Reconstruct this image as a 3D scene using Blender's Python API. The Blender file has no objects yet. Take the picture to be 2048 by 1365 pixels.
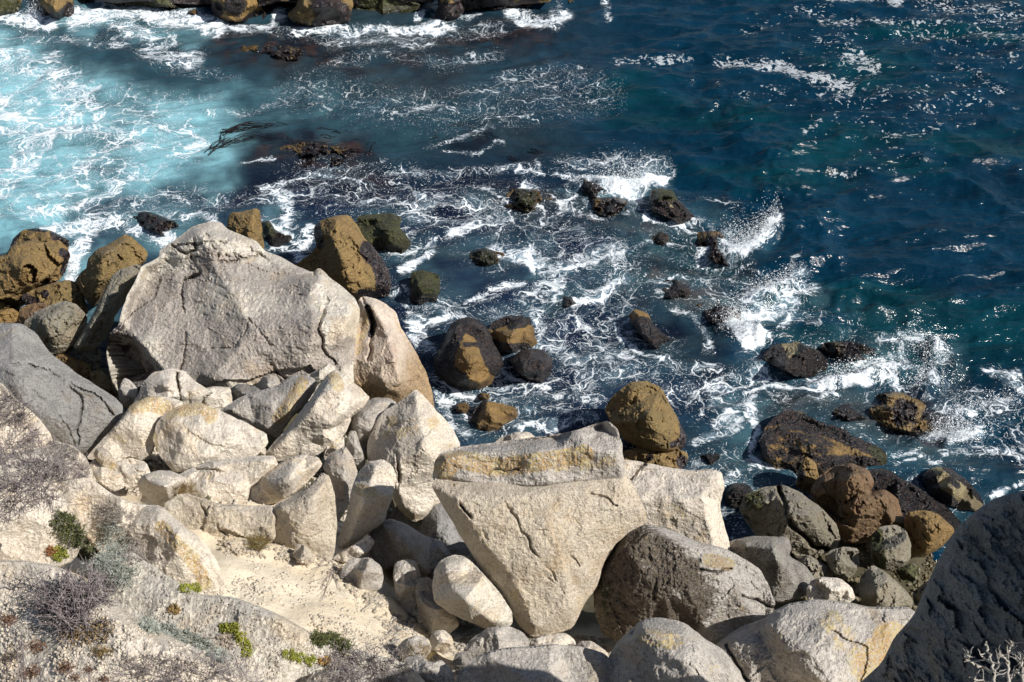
import bpy, bmesh, math, random
import numpy as np
from mathutils import Vector
from mathutils.geometry import delaunay_2d_cdt
from mathutils.bvhtree import BVHTree

S = bpy.context.scene
C = S.collection
R = math.radians

# ------------------------------------------------------------------ camera
W, H = 2048.0, 1365.0                      # pixel frame used for bearings
LENS = 40.0
PITCH = R(38.0)
CAMZ = 16.0
cam = bpy.data.cameras.new('camera')
cam.lens = LENS; cam.sensor_width = 36.0; cam.clip_end = 3000; cam.clip_start = 0.05
cam.dof.use_dof = True; cam.dof.focus_distance = 17.0; cam.dof.aperture_fstop = 7.0
camo = bpy.data.objects.new('camera', cam); C.objects.link(camo)
camo.location = (0, 0, CAMZ); camo.rotation_euler = (math.pi/2 - PITCH, 0, 0)
S.camera = camo
# ------------------------------------------------------------------ light
SUN_EL, SUN_AZ = R(43.0), R(113.0)         # azimuth clockwise from +Y (view direction)
w = bpy.data.worlds.new('World'); S.world = w; w.use_nodes = True
nt = w.node_tree
sky = nt.nodes.new('ShaderNodeTexSky'); sky.sky_type = 'NISHITA'; sky.sun_disc = False
sky.sun_elevation = SUN_EL; sky.sun_rotation = SUN_AZ
nt.nodes['Background'].inputs[1].default_value = 0.062
nt.links.new(sky.outputs[0], nt.nodes['Background'].inputs[0])
sl = bpy.data.lights.new('sun', 'SUN'); sl.energy = 5.0; sl.angle = R(0.53); sl.color = (1.0, 0.955, 0.89)
so = bpy.data.objects.new('sun', sl); C.objects.link(so)
SUND = Vector((math.sin(SUN_AZ)*math.cos(SUN_EL), math.cos(SUN_AZ)*math.cos(SUN_EL), math.sin(SUN_EL)))
so.rotation_euler = SUND.to_track_quat('Z', 'Y').to_euler()
so.location = (20, -10, 40)
S.view_settings.view_transform = 'Standard'; S.view_settings.look = 'None'
S.view_settings.exposure = 0.40; S.view_settings.gamma = 1.0
S.render.engine = 'CYCLES'
S.cycles.max_bounces = 5; S.cycles.transparent_max_bounces = 6
S.cycles.sample_clamp_indirect = 4.0

# ------------------------------------------------------------------ bearings
FP = LENS/36.0*W
cp, sp_ = math.cos(PITCH), math.sin(PITCH)
def rays(u, v):
    u = np.asarray(u, float); v = np.asarray(v, float)
    x = (u - W/2)/FP; y = -(v - H/2)/FP
    d = np.stack([x, cp + y*sp_, -sp_ + y*cp], -1)
    return d/np.linalg.norm(d, axis=-1, keepdims=True)
CAM = np.array([0, 0, CAMZ])
def at_z(u, v, z):
    d = rays(u, v); t = (np.asarray(z, float) - CAMZ)/d[..., 2]
    return CAM + d*t[..., None]

# ------------------------------------------------------------------ noise
def _hash(i, j, k, s):
    n = (i*374761393 + j*668265263 + k*2147483647*3 + s*1274126177) & 0xffffffff
    n = ((n ^ (n >> 13))*1274126177) & 0xffffffff
    n = ((n ^ (n >> 15))*2246822519) & 0xffffffff
    return ((n ^ (n >> 16)) & 0xffffff)/float(0xffffff)
def noise(p, s=0):
    p = np.asarray(p, float); f = np.floor(p); i = f.astype(np.int64); t = p - f
    t = t*t*t*(t*(t*6 - 15) + 10)
    r = 0
    for a in (0, 1):
        for b in (0, 1):
            for c in (0, 1):
                wgt = (t[:, 0] if a else 1 - t[:, 0])*(t[:, 1] if b else 1 - t[:, 1])*(t[:, 2] if c else 1 - t[:, 2])
                r = r + wgt*_hash(i[:, 0]+a, i[:, 1]+b, i[:, 2]+c, s)
    return r*2 - 1
def fbm(p, oct=4, s=0, gain=0.5, ridged=False):
    a, r, tot = 1.0, 0, 0
    p = np.asarray(p, float)
    for k in range(oct):
        n = noise(p + 17.3*k, s + k)
        if ridged: n = 1 - 2*np.abs(n)
        r = r + a*n; tot += a; a *= gain; p = p*2.03
    return r/tot
def cells(p, s=0):
    """random tilt per cell: gives chipped planes; returns (plane value, edge distance)"""
    p = np.asarray(p, float); f = np.floor(p).astype(np.int64)
    N = len(p); d1 = np.full(N, 9.0); d2 = np.full(N, 9.0); val = np.zeros(N)
    for a in (-1, 0, 1):
        for b in (-1, 0, 1):
            for c in (-1, 0, 1):
                i, j, k = f[:, 0]+a, f[:, 1]+b, f[:, 2]+c
                q = np.stack([i + _hash(i, j, k, s+1), j + _hash(i, j, k, s+2), k + _hash(i, j, k, s+3)], -1)
                e = p - q; d = np.sqrt((e*e).sum(-1))
                g = np.stack([_hash(i, j, k, s+4), _hash(i, j, k, s+5), _hash(i, j, k, s+6)], -1) - 0.5
                pv = (e*g).sum(-1)*2 + (_hash(i, j, k, s+7) - 0.5)*0.5
                m = d < d1
                d2 = np.where(m, d1, np.minimum(d2, d)); val = np.where(m, pv, val); d1 = np.where(m, d, d1)
    return val, d2 - d1
def chips(p, s=0, c=0.75):
    """continuous conchoidal facets: lowest of many tilted shallow bowls, ridges stay sharp"""
    p = np.asarray(p, float); f = np.floor(p).astype(np.int64); val = np.full(len(p), 9.0)
    for a in (-1, 0, 1):
        for b in (-1, 0, 1):
            for c_ in (-1, 0, 1):
                i, j, k = f[:, 0]+a, f[:, 1]+b, f[:, 2]+c_
                q = np.stack([i + _hash(i, j, k, s+1), j + _hash(i, j, k, s+2), k + _hash(i, j, k, s+3)], -1); e = p - q
                g = np.stack([_hash(i, j, k, s+4), _hash(i, j, k, s+5), _hash(i, j, k, s+6)], -1) - 0.5
                val = np.minimum(val, (e*g).sum(-1)*1.5 + _hash(i, j, k, s+7)*0.25 + c*(e*e).sum(-1))
    return val - 0.12
def sstep(a, b, x):
    t = np.clip((x - a)/(b - a), 0, 1); return t*t*(3 - 2*t)

# ------------------------------------------------------------------ node helpers
class NT:
    def __init__(s, name):
        s.m = bpy.data.materials.new(name); s.m.use_nodes = True
        s.t = s.m.node_tree; s.t.nodes.clear(); s.out = s.n('OutputMaterial')
    def n(s, typ, **kw):
        nd = s.t.nodes.new('ShaderNode' + typ)
        for k, v in kw.items(): setattr(nd, k, v)
        return nd
    def l(s, a, b): s.t.links.new(a, b)
    def setin(s, sock, v):
        if isinstance(v, bpy.types.NodeSocket): s.l(v, sock)
        elif isinstance(v, (tuple, list)) and len(v) == 3 and sock.type == 'RGBA': sock.default_value = (*v, 1)
        else: sock.default_value = v
    def math(s, op, a, b=0.0, c=None, clamp=False):
        nd = s.n('Math', operation=op, use_clamp=clamp)
        s.setin(nd.inputs[0], a); s.setin(nd.inputs[1], b)
        if c is not None: s.setin(nd.inputs[2], c)
        return nd.outputs[0]
    def vmath(s, op, a, b=None, scale=None):
        nd = s.n('VectorMath', operation=op); s.setin(nd.inputs[0], a)
        if b is not None: s.setin(nd.inputs[1], b)
        if scale is not None: s.setin(nd.inputs['Scale'], scale)
        return nd.outputs[0]
    def mix(s, f, a, b, mode='MIX'):
        nd = s.n('Mix', data_type='RGBA', blend_type=mode); s.setin(nd.inputs[0], f)
        s.setin(nd.inputs[6], a); s.setin(nd.inputs[7], b); return nd.outputs[2]
    def step(s, x, a, b, lo=0.0, hi=1.0):
        nd = s.n('MapRange', interpolation_type='SMOOTHSTEP')
        s.setin(nd.inputs[0], x); s.setin(nd.inputs[1], a); s.setin(nd.inputs[2], b)
        nd.inputs[3].default_value = lo; nd.inputs[4].default_value = hi; return nd.outputs[0]
    def noise(s, vec, scale, det=4, rough=0.55, dist=0.0):
        nd = s.n('TexNoise'); s.l(vec, nd.inputs['Vector']); nd.inputs['Scale'].default_value = scale
        nd.inputs['Detail'].default_value = det; nd.inputs['Roughness'].default_value = rough
        nd.inputs['Distortion'].default_value = dist; return nd
    def vor(s, vec, scale, feature='F1', rnd=1.0):
        nd = s.n('TexVoronoi', feature=feature); s.l(vec, nd.inputs['Vector']); nd.inputs['Scale'].default_value = scale
        nd.inputs['Randomness'].default_value = rnd; return nd.outputs['Distance']
    def attr(s, name): return s.n('Attribute', attribute_name=name)
    def sep(s, v):
        nd = s.n('SeparateXYZ'); s.l(v, nd.inputs[0]); return nd.outputs

# ------------------------------------------------------------------ rock material
def rock_mat(name, a, b, c, patina=(0.16, 0.15, 0.14), pat_amt=0.5, lich=(0.36, 0.21, 0.05), speck=0.5, bump=0.5,
             tide=0.0, wet=0.0, streak=0.0, brown=(0.155, 0.095, 0.033), pat2=(1.5, 1.45, 1.4)):
    t = NT(name); geo = t.n('NewGeometry'); pos = geo.outputs['Position']
    z = t.sep(pos)[2]
    big = t.noise(pos, 0.55, 5, 0.6, 0.6).outputs['Fac']; med = t.noise(pos, 2.3, 6, 0.68, 0.4).outputs['Fac']
    fin = t.noise(pos, 22, 5, 0.75).outputs['Fac']; spk = t.noise(pos, 75, 2, 0.6).outputs['Fac']
    sv = t.vmath('MULTIPLY', pos, (1.3, 3.2, 5.5))
    st = t.noise(sv, 2.6, 6, 0.75, 1.4).outputs['Fac']
    col = t.mix(t.step(big, 0.38, 0.62), a, b)
    col = t.mix(t.step(med, 0.48, 0.68), col, c)
    # patina: grey weathering
    at = t.attr('paint'); ac = t.sep(at.outputs['Vector']); L, M, G = ac[0], ac[1], ac[2]
    pm = t.math('ADD', t.math('MULTIPLY', st, 0.75), t.math('MULTIPLY', med, 0.25))
    pthr = t.math('SUBTRACT', 0.60 - 0.10*pat_amt, t.math('MULTIPLY', G, 0.22))
    pf = t.step(pm, pthr, t.math('ADD', pthr, 0.13))
    pt2 = t.mix(t.step(fin, 0.35, 0.62), patina, t.mix(1.0, patina, pat2, 'MULTIPLY'))
    col = t.mix(t.math('MULTIPLY', pf, min(1.0, 0.55 + 0.4*abs(pat_amt))), col, pt2)
    if pat_amt > 0 and not wet:
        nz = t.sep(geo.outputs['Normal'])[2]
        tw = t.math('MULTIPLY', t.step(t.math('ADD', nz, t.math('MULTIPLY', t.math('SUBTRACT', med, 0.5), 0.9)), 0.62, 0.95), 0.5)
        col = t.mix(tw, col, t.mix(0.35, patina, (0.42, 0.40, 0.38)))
        os_ = t.noise(t.vmath('ADD', pos, (7.3, 1.1, 4.4)), 1.25, 4, 0.62, 1.0).outputs['Fac']
        col = t.mix(t.math('MULTIPLY', t.step(os_, 0.54, 0.68), 0.42), col, t.mix(1.0, col, (0.88, 0.70, 0.46), 'MULTIPLY'))
        col = t.mix(t.math('MULTIPLY', t.step(os_, 0.44, 0.32), 0.35), col, t.mix(1.0, col, (0.62, 0.60, 0.60), 'MULTIPLY'))
    if streak:
        s2 = t.noise(t.vmath('MULTIPLY', pos, (9, 9, 1.1)), 1.3, 5, 0.6).outputs['Fac']
        col = t.mix(t.math('MULTIPLY', t.step(s2, 0.52, 0.66), streak), col, brown)
    # crystals
    col = t.mix(t.math('MULTIPLY', t.step(spk, 0.56, 0.70), speck), col, (0.72, 0.68, 0.62))
    col = t.mix(t.math('MULTIPLY', t.step(spk, 0.44, 0.32), speck*0.9), col, (0.06, 0.05, 0.045))
    col = t.mix(t.math('MULTIPLY', t.step(fin, 0.52, 0.34), 0.75), col, t.mix(1.0, col, (0.45, 0.42, 0.40), 'MULTIPLY'))
    wl = t.noise(pos, 5.5, 4, 0.6, 0.5).outputs['Fac']
    # tide brown: algae film on everything the sea reaches
    if tide:
        zz = t.math('ADD', z, t.math('MULTIPLY', t.math('SUBTRACT', med, 0.5), 0.9))
        tf = t.step(zz, tide, tide - 0.75)
        bc = t.mix(t.step(fin, 0.35, 0.65), t.mix(1.0, brown, (0.55, 0.5, 0.45), 'MULTIPLY'), t.mix(1.0, brown, (1.35, 1.35, 1.3), 'MULTIPLY'))
        bc = t.mix(t.math('MULTIPLY', t.step(big, 0.45, 0.65), 0.45), bc, (0.09, 0.072, 0.022))
        bc = t.mix(t.math('MULTIPLY', t.step(med, 0.50, 0.66), 0.5), bc, t.mix(1.0, bc, (0.45, 0.42, 0.4), 'MULTIPLY'))
        bc = t.mix(t.math('MULTIPLY', t.step(spk, 0.60, 0.70), 0.6), bc, (0.45, 0.38, 0.26))  # pale dots put wet sparkle into the film colour
        col = t.mix(t.math('MULTIPLY', tf, 0.93), col, bc)
    # lichen
    lf = t.step(t.math('ADD', t.math('MULTIPLY', t.math('ADD', wl, fin), 0.5), t.math('MULTIPLY', L, 0.42)), 0.70, 0.80)
    lf = t.math('MULTIPLY', lf, t.math('MULTIPLY', t.step(L, 0.02, 0.18), t.step(t.noise(pos, 38, 3, 0.7).outputs['Fac'], 0.40, 0.54)))
    lc = t.mix(t.step(wl, 0.42, 0.60), lich, (0.42, 0.33, 0.12))
    col = t.mix(t.math('MULTIPLY', lf, 0.82), col, lc)
    # mussels and weed
    vm = t.vor(pos, 20); vm2 = t.vor(pos, 9)
    mf0 = t.math('ADD', t.math('MULTIPLY', t.math('ADD', wl, t.math('MULTIPLY', fin, 0.6)), 0.62), t.math('MULTIPLY', M, 0.60))
    mf = t.math('MULTIPLY', t.step(mf0, 0.72, 0.78), t.step(M, 0.02, 0.12))
    mc = t.mix(t.step(t.noise(pos, 13, 3, 0.6).outputs['Fac'], 0.42, 0.66), (0.006, 0.005, 0.008), (0.045, 0.028, 0.022))
    mc = t.mix(t.step(spk, 0.66, 0.74), mc, (0.22, 0.17, 0.12))
    col = t.mix(mf, col, mc)
    # green weed (blue of paint below sea reach is handled with alpha)
    ga = at.outputs['Alpha']
    gm = t.math('MULTIPLY', t.step(t.math('ADD', t.math('MULTIPLY', t.noise(pos, 9, 5, 0.7).outputs['Fac'], 0.8), t.math('MULTIPLY', ga, 0.5)), 0.60, 0.70), t.step(ga, 0.02, 0.15))
    gc = t.mix(t.step(fin, 0.42, 0.62), (0.012, 0.014, 0.004), (0.085, 0.085, 0.022))
    col = t.mix(gm, col, gc)
    wb = t.step(t.math('ADD', z, t.math('MULTIPLY', wl, 0.35)), 0.50, 0.30)
    col = t.mix(t.math('MULTIPLY', wb, 0.75), col, t.mix(1.0, col, (0.30, 0.27, 0.26), 'MULTIPLY'))
    # bump
    crk = t.vor(t.vmath('ADD', t.vmath('MULTIPLY', pos, (0.8, 1.3, 1.7)), t.vmath('MULTIPLY', t.noise(pos, 2.5, 5, 0.7).outputs['Color'], (0.5, 0.5, 0.5))), 0.75, 'DISTANCE_TO_EDGE')
    ck = t.math('SUBTRACT', 1.0, t.math('MULTIPLY', t.step(crk, 0.011, 0.0), t.step(t.noise(pos, 0.9, 2).outputs['Fac'], 0.54, 0.60)))
    hgt = t.math('ADD', t.math('MULTIPLY', fin, 1.3), t.math('MULTIPLY', spk, 0.5))
    hgt = t.math('ADD', hgt, t.math('MULTIPLY', st, 0.9))
    hgt = t.math('ADD', hgt, t.math('MULTIPLY', med, 1.3))
    hgt = t.math('ADD', hgt, t.math('MULTIPLY', ck, 0.5))
    hgt = t.math('ADD', hgt, t.math('MULTIPLY', t.math('MULTIPLY', t.math('SUBTRACT', 1.0, vm), mf), 1.6))
    bp = t.n('Bump'); bp.inputs['Strength'].default_value = bump; bp.inputs['Distance'].default_value = 0.045
    t.l(hgt, bp.inputs['Height'])
    col = t.mix(t.math('MULTIPLY', t.math('SUBTRACT', 1.0, ck), 0.35), col, t.mix(1.0, col, (0.4, 0.36, 0.32), 'MULTIPLY'))
    p = t.n('BsdfPrincipled'); t.l(col, p.inputs['Base Color']); t.l(bp.outputs[0], p.inputs['Normal'])
    # wet gloss
    wz = t.step(t.math('ADD', z, t.math('MULTIPLY', med, 0.6)), 0.95, 0.45) if wet == 0 and tide else t.math('ADD', 0.0, wet)
    wz = t.math('MULTIPLY', wz, t.step(wl, 0.30, 0.55))
    ro = t.n('MapRange'); t.setin(ro.inputs[0], t.math('MAXIMUM', wz, t.math('MULTIPLY', mf, 0.7))); ro.inputs[3].default_value = 0.88; ro.inputs[4].default_value = 0.16
    t.l(ro.outputs[0], p.inputs['Roughness'])
    p.inputs['Specular IOR Level'].default_value = 0.55
    t.l(p.outputs[0], t.out.inputs[0]); return t.m

MATS = {
 'cream': rock_mat('cream_granite', (0.62, 0.545, 0.44), (0.66, 0.60, 0.51), (0.54, 0.465, 0.37), (0.38, 0.345, 0.30), 0.2, speck=0.40, bump=0.55, tide=0.55),
 'face':  rock_mat('fresh_granite', (0.60, 0.52, 0.40), (0.56, 0.50, 0.41), (0.52, 0.42, 0.30), (0.40, 0.34, 0.27), 0.2, speck=0.30, bump=0.8, tide=0.5),
 'grey':  rock_mat('weathered_granite', (0.42, 0.385, 0.34), (0.48, 0.445, 0.395), (0.34, 0.31, 0.27), (0.20, 0.185, 0.17), 0.35, speck=0.55, bump=0.6, tide=0.55),
 'flank': rock_mat('stained_granite', (0.52, 0.43, 0.34), (0.58, 0.50, 0.42), (0.46, 0.34, 0.25), (0.33, 0.26, 0.21), 0.35, speck=0.35, bump=0.5, tide=2.3, brown=(0.27, 0.185, 0.10)),
 'white': rock_mat('bleached_granite', (0.57, 0.53, 0.45), (0.50, 0.46, 0.385), (0.63, 0.60, 0.53), (0.23, 0.205, 0.18), 1.0, speck=0.30, bump=0.45, tide=1.35),
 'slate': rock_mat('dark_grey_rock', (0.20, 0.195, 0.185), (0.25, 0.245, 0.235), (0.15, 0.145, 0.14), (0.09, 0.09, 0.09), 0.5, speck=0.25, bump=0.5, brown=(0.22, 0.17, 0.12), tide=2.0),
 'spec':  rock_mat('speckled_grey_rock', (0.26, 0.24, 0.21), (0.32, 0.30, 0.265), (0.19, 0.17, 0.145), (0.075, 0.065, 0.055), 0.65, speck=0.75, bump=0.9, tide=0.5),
 'darkb': rock_mat('dark_crusted_rock', (0.115, 0.095, 0.068), (0.18, 0.155, 0.12), (0.085, 0.065, 0.042), (0.05, 0.043, 0.035), 0.8, speck=0.5, bump=1.0, brown=(0.16, 0.10, 0.04)),
 'brown': rock_mat('algae_brown_rock', (0.26, 0.20, 0.12), (0.22, 0.175, 0.10), (0.17, 0.13, 0.07), (0.10, 0.085, 0.05), 0.3, speck=0.30, bump=0.5, tide=2.6, brown=(0.185, 0.118, 0.036)),
 'olive': rock_mat('olive_grey_rock', (0.175, 0.155, 0.105), (0.21, 0.185, 0.13), (0.125, 0.11, 0.06), (0.09, 0.08, 0.055), 0.4, speck=0.40, bump=0.5, tide=0.9, brown=(0.12, 0.092, 0.03)),
 'wetred':rock_mat('wet_red_brown_rock', (0.19, 0.105, 0.045), (0.16, 0.10, 0.045), (0.12, 0.065, 0.028), (0.08, 0.05, 0.028), 0.4, speck=0.2, bump=0.8, wet=0.75, brown=(0.17, 0.095, 0.035)),
 'ochre': rock_mat('wet_ochre_rock', (0.27, 0.165, 0.045), (0.22, 0.13, 0.035), (0.165, 0.10, 0.03), (0.07, 0.045, 0.02), 0.3, speck=0.2, bump=0.8, wet=0.7, brown=(0.2, 0.125, 0.035)),
 'yellow':rock_mat('barnacled_yellow_rock', (0.33, 0.27, 0.13), (0.28, 0.22, 0.10), (0.20, 0.16, 0.07), (0.08, 0.065, 0.035), 0.3, speck=0.8, bump=0.9, wet=0.5),
 'crust': rock_mat('half_crusted_rock', (0.54, 0.50, 0.45), (0.58, 0.54, 0.49), (0.36, 0.32, 0.27), (0.06, 0.047, 0.032), -1.0, speck=0.45, bump=1.0, pat2=(2.0, 1.85, 1.6)),
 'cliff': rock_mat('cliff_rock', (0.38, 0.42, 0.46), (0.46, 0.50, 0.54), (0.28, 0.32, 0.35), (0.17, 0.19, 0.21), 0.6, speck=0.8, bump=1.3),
}

# ------------------------------------------------------------------ object helpers
def tag(o, label=None, cat=None, group=None, kind=None):
    if label: o['label'] = label
    if cat: o['category'] = cat
    if group: o['group'] = group
    if kind: o['kind'] = kind
    return o
def mesh_obj(name, V, F, mat, parent=None, smooth=True):
    V = np.asarray(V, float); c = V.mean(0); c[2] = V[:, 2].min()
    if parent is not None: c = np.array(parent.location)
    me = bpy.data.meshes.new(name); me.from_pydata((V - c).tolist(), [], F if isinstance(F, list) else F.tolist())
    if smooth: me.polygons.foreach_set('use_smooth', [True]*len(me.polygons))
    me.materials.append(mat); me.update()
    o = bpy.data.objects.new(name, me); C.objects.link(o)
    if parent is not None: o.parent = parent
    else: o.location = c
    return o
def vattr(o, name, arr, typ='FLOAT_COLOR'):
    at = o.data.attributes.new(name, typ, 'POINT')
    at.data.foreach_set({'FLOAT_COLOR': 'color', 'FLOAT': 'value', 'FLOAT_VECTOR': 'vector'}[typ], np.asarray(arr, np.float32).ravel())

# ------------------------------------------------------------------ lie of the land (thin-plate through a few bearings)
GC = np.array([
 (-200,600,.3),(0,640,.3),(150,610,.3),(300,560,.3),(620,540,.3),(780,590,0),(860,820,.1),(940,880,.1),(1250,930,.2),(1450,1000,.2),(1480,1060,.2),
 (1700,1050,.4),(1900,1060,.1),(2048,1000,0),(2300,1000,0),(100,700,.9),(230,770,.9),(350,770,2.1),(480,790,2.3),(650,790,2.1),(800,830,1.3),(300,900,3.1),
 (450,930,3.3),(650,900,2.7),(300,1000,4),(500,1000,4),(700,1000,3),(850,1030,2),(950,950,1.6),(700,1100,3.9),(600,1150,4.5),(780,1220,4.3),
 (900,1260,4),(1100,1270,3.7),(1300,1280,3.5),(1450,1100,1.5),(1300,1350,4.8),(1600,1200,1.3),(1750,1210,1.4),(1600,1365,3.3),(1050,1365,5.1),
 (300,1200,5.9),(700,1290,5.3),(300,1365,7.2),(0,1365,8),(0,1150,6.6),(0,1000,5.6),(0,850,4.3),(0,740,1.6),(2048,1365,3),(-300,1365,8.4),(-300,900,5),
 (2300,1365,3),(500,1700,9.6),(1500,1700,8),(-300,1700,10),(2300,1700,8)], float)
def _tps(r): return np.where(r > 0, r*r*np.log(np.maximum(r, 1e-9)), 0)
_P = GC[:, :2]/500; _n = len(GC)
_A = np.zeros((_n+3, _n+3)); _A[:_n, :_n] = _tps(np.linalg.norm(_P[:, None]-_P[None], axis=-1)) + 0.01*np.eye(_n)
_A[:_n, _n] = 1; _A[:_n, _n+1:] = _P; _A[_n, :_n] = 1; _A[_n+1:, :_n] = _P.T
_w = np.linalg.solve(_A, np.r_[GC[:, 2], 0, 0, 0])
def gz(u, v):
    q = np.stack([np.ravel(u), np.ravel(v)], -1).astype(float)/500
    r = _tps(np.linalg.norm(q[:, None]-_P[None], axis=-1))@_w[:_n] + _w[_n] + q@_w[_n+1:]
    return r.reshape(np.shape(u))

# ------------------------------------------------------------------ rock builder
def seg_dist(P, A, B):
    """distance of points P to segments A-B, (N,M)"""
    d = B - A; L = np.maximum((d*d).sum(-1), 1e-9)
    t = np.clip(((P[:, None]-A[None])*d[None]).sum(-1)/L[None], 0, 1)
    q = A[None] + t[..., None]*d[None]
    return np.linalg.norm(P[:, None]-q, axis=-1)
def poly_dist(P, pl):
    pl = np.asarray(pl, float)[:, :2]
    if len(pl) == 1: return np.linalg.norm(P - pl[0], axis=-1)
    r = np.full(len(P), 1e9)
    for k in range(0, len(P), 20000):
        r[k:k+20000] = seg_dist(P[k:k+20000], pl[:-1], pl[1:]).min(1)
    return r
def inside(P, poly):
    x, y = P[:, 0], P[:, 1]; r = np.zeros(len(P), bool); n = len(poly)
    for i in range(n):
        x1, y1 = poly[i]; x2, y2 = poly[(i+1) % n]
        if y1 == y2: continue
        c = ((y1 > y) != (y2 > y)) & (x < (x2-x1)*(y-y1)/(y2-y1) + x1)
        r ^= c
    return r
def paint(P, world, spec):
    """spec: dict L/M/G/A -> list of (u,v,r) or ([(u,v)..], r[, strength])"""
    out = np.zeros((len(P), 4))
    for ch, items in spec.items():
        k = 'LMGA'.index(ch)
        for it in items:
            if isinstance(it[0], (list, tuple)): pl, r = it[0], it[1]; st = it[2] if len(it) > 2 else 1
            else: pl, r = [it[:2]], it[2]; st = it[3] if len(it) > 3 else 1
            d = poly_dist(P, pl)
            out[:, k] = np.maximum(out[:, k], st*sstep(1.25, 0.35, d/r))
    return out
ROCKS = []; SHORE = []
def rock(name, label, outline, mat='cream', tilt=45, yaw=0, a=None, t=0.35, k=0.8, ridges=(), cracks=(), rough=1.0, thick=1.0,
         p=None, sp=3.2, smooth=3, cat='boulder', group=None, facet=1.0, fs=1.0, seed=None, wat=False, mus=None, parent=None, oj=1.0, mar=0.0, cut=1.0, pl3=None, ang=None):
    if wat: tilt *= 0.6
    ang = isinstance(mat, str) and mat in ('cream', 'face', 'white', 'grey', 'slate', 'spec', 'crust', 'flank') if ang is None else ang
    if name == 'reef_rock' and mus: mus *= .4
    mussely = wat and (mus is not None or 'M' in (p or {}))
    if mussely: ang = True; oj *= 2.4; facet *= 1.5; t *= 0.72; k *= 1.6
    if ang: k *= 0.36; t *= 1.3
    else: k *= 0.75; oj *= 1.2
    seed = len(ROCKS)*13 + 5 if seed is None else seed
    O = np.array([q[:2] for q in outline], float); OH = np.array([q[2] if len(q) > 2 else 0 for q in outline], float)
    OO = np.c_[O, OH]
    # one corner-cutting pass, then densify with a small natural wobble
    n = len(OO); ch = []
    for i in range(n):
        A_, B_ = OO[i], OO[(i+1) % n]; ch += [A_*0.87 + B_*0.13, A_*0.13 + B_*0.87]
    ch = np.array(ch); D = []
    for i in range(len(ch)):
        A_, B_ = ch[i], ch[(i+1) % len(ch)]; m = max(1, int(round(np.linalg.norm((B_-A_)[:2])/sp)))
        for j in range(m): D.append(A_ + (B_-A_)*j/m)
    D = np.array(D); size = math.sqrt(max(1.0, np.ptp(O[:, 0])*np.ptp(O[:, 1])))
    cen = O.mean(0)
    q3 = np.c_[D[:, :2]/ (size*0.22), np.full(len(D), seed*1.7)]
    off = fbm(q3*1.0, 4, seed, 0.6)*min(5.0, size*0.022)*oj
    nd = D[:, :2]-cen; nd /= np.maximum(np.linalg.norm(nd, axis=1, keepdims=True), 1)
    D[:, :2] += nd*off[:, None]
    poly = D[:, :2]
    # reference plane
    n_ = np.array([math.sin(R(yaw))*math.sin(R(tilt)), -math.cos(R(yaw))*math.sin(R(tilt)), math.cos(R(tilt))])
    if a is None:
        i = int(np.argmax(O[:, 1])); z0 = -0.08 if wat else float(gz(np.array([O[i, 0]]), np.array([O[i, 1]]))[0])
        a = (O[i, 0], O[i, 1], z0)
    P0 = at_z(a[0], a[1], a[2])
    if pl3:
        q_ = [CAM + rays(u_, v_)*f_/(rays(u_, v_)@np.array([0, cp, -sp_])) for u_, v_, f_ in pl3]
        n_ = np.cross(q_[1]-q_[0], q_[2]-q_[0]); n_ /= np.linalg.norm(n_); P0 = q_[0]
        if n_@(P0-CAM) > 0: n_ = -n_
        print('plane', n_, n_@np.array(SUND))
    # fill points
    x0, y0 = poly.min(0); x1, y1 = poly.max(0)
    gx, gy = np.meshgrid(np.arange(x0, x1, sp), np.arange(y0, y1, sp*0.87)); gx[1::2] += sp/2
    rng = np.random.RandomState(seed)
    gp = np.c_[gx.ravel(), gy.ravel()] + rng.uniform(-0.2, 0.2, (gx.size, 2))*sp
    gp = gp[inside(gp, poly)]
    loop = np.r_[poly, poly[:1]]
    dd = poly_dist(gp, loop); gp = gp[dd > sp*0.55]
    allp = np.r_[poly, gp]; nb = len(poly)
    vv, ee, ff, vo, _, _ = delaunay_2d_cdt([Vector(q) for q in allp], [(i, (i+1) % nb) for i in range(nb)], [], 1, 1e-4)
    P = np.array([tuple(q) for q in vv]); F = [tuple(f)[::-1] for f in ff]
    orig = np.array([o[0] if len(o) else -1 for o in vo])
    d = poly_dist(P, loop); d[(orig >= 0) & (orig < nb)] = 0
    Dm = max(d.max(), 1)
    # coarse facet heights
    cpts = [tuple(q[:2]) for q in OO]; ch_ = list(OH); ced = [(i, (i+1) % n) for i in range(n)]
    for rd in ridges:
        b0 = len(cpts)
        for (uu, v_, h_) in rd: cpts.append((uu, v_)); ch_.append(h_)
        ced += [(b0+i, b0+i+1) for i in range(len(rd)-1)]
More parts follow.
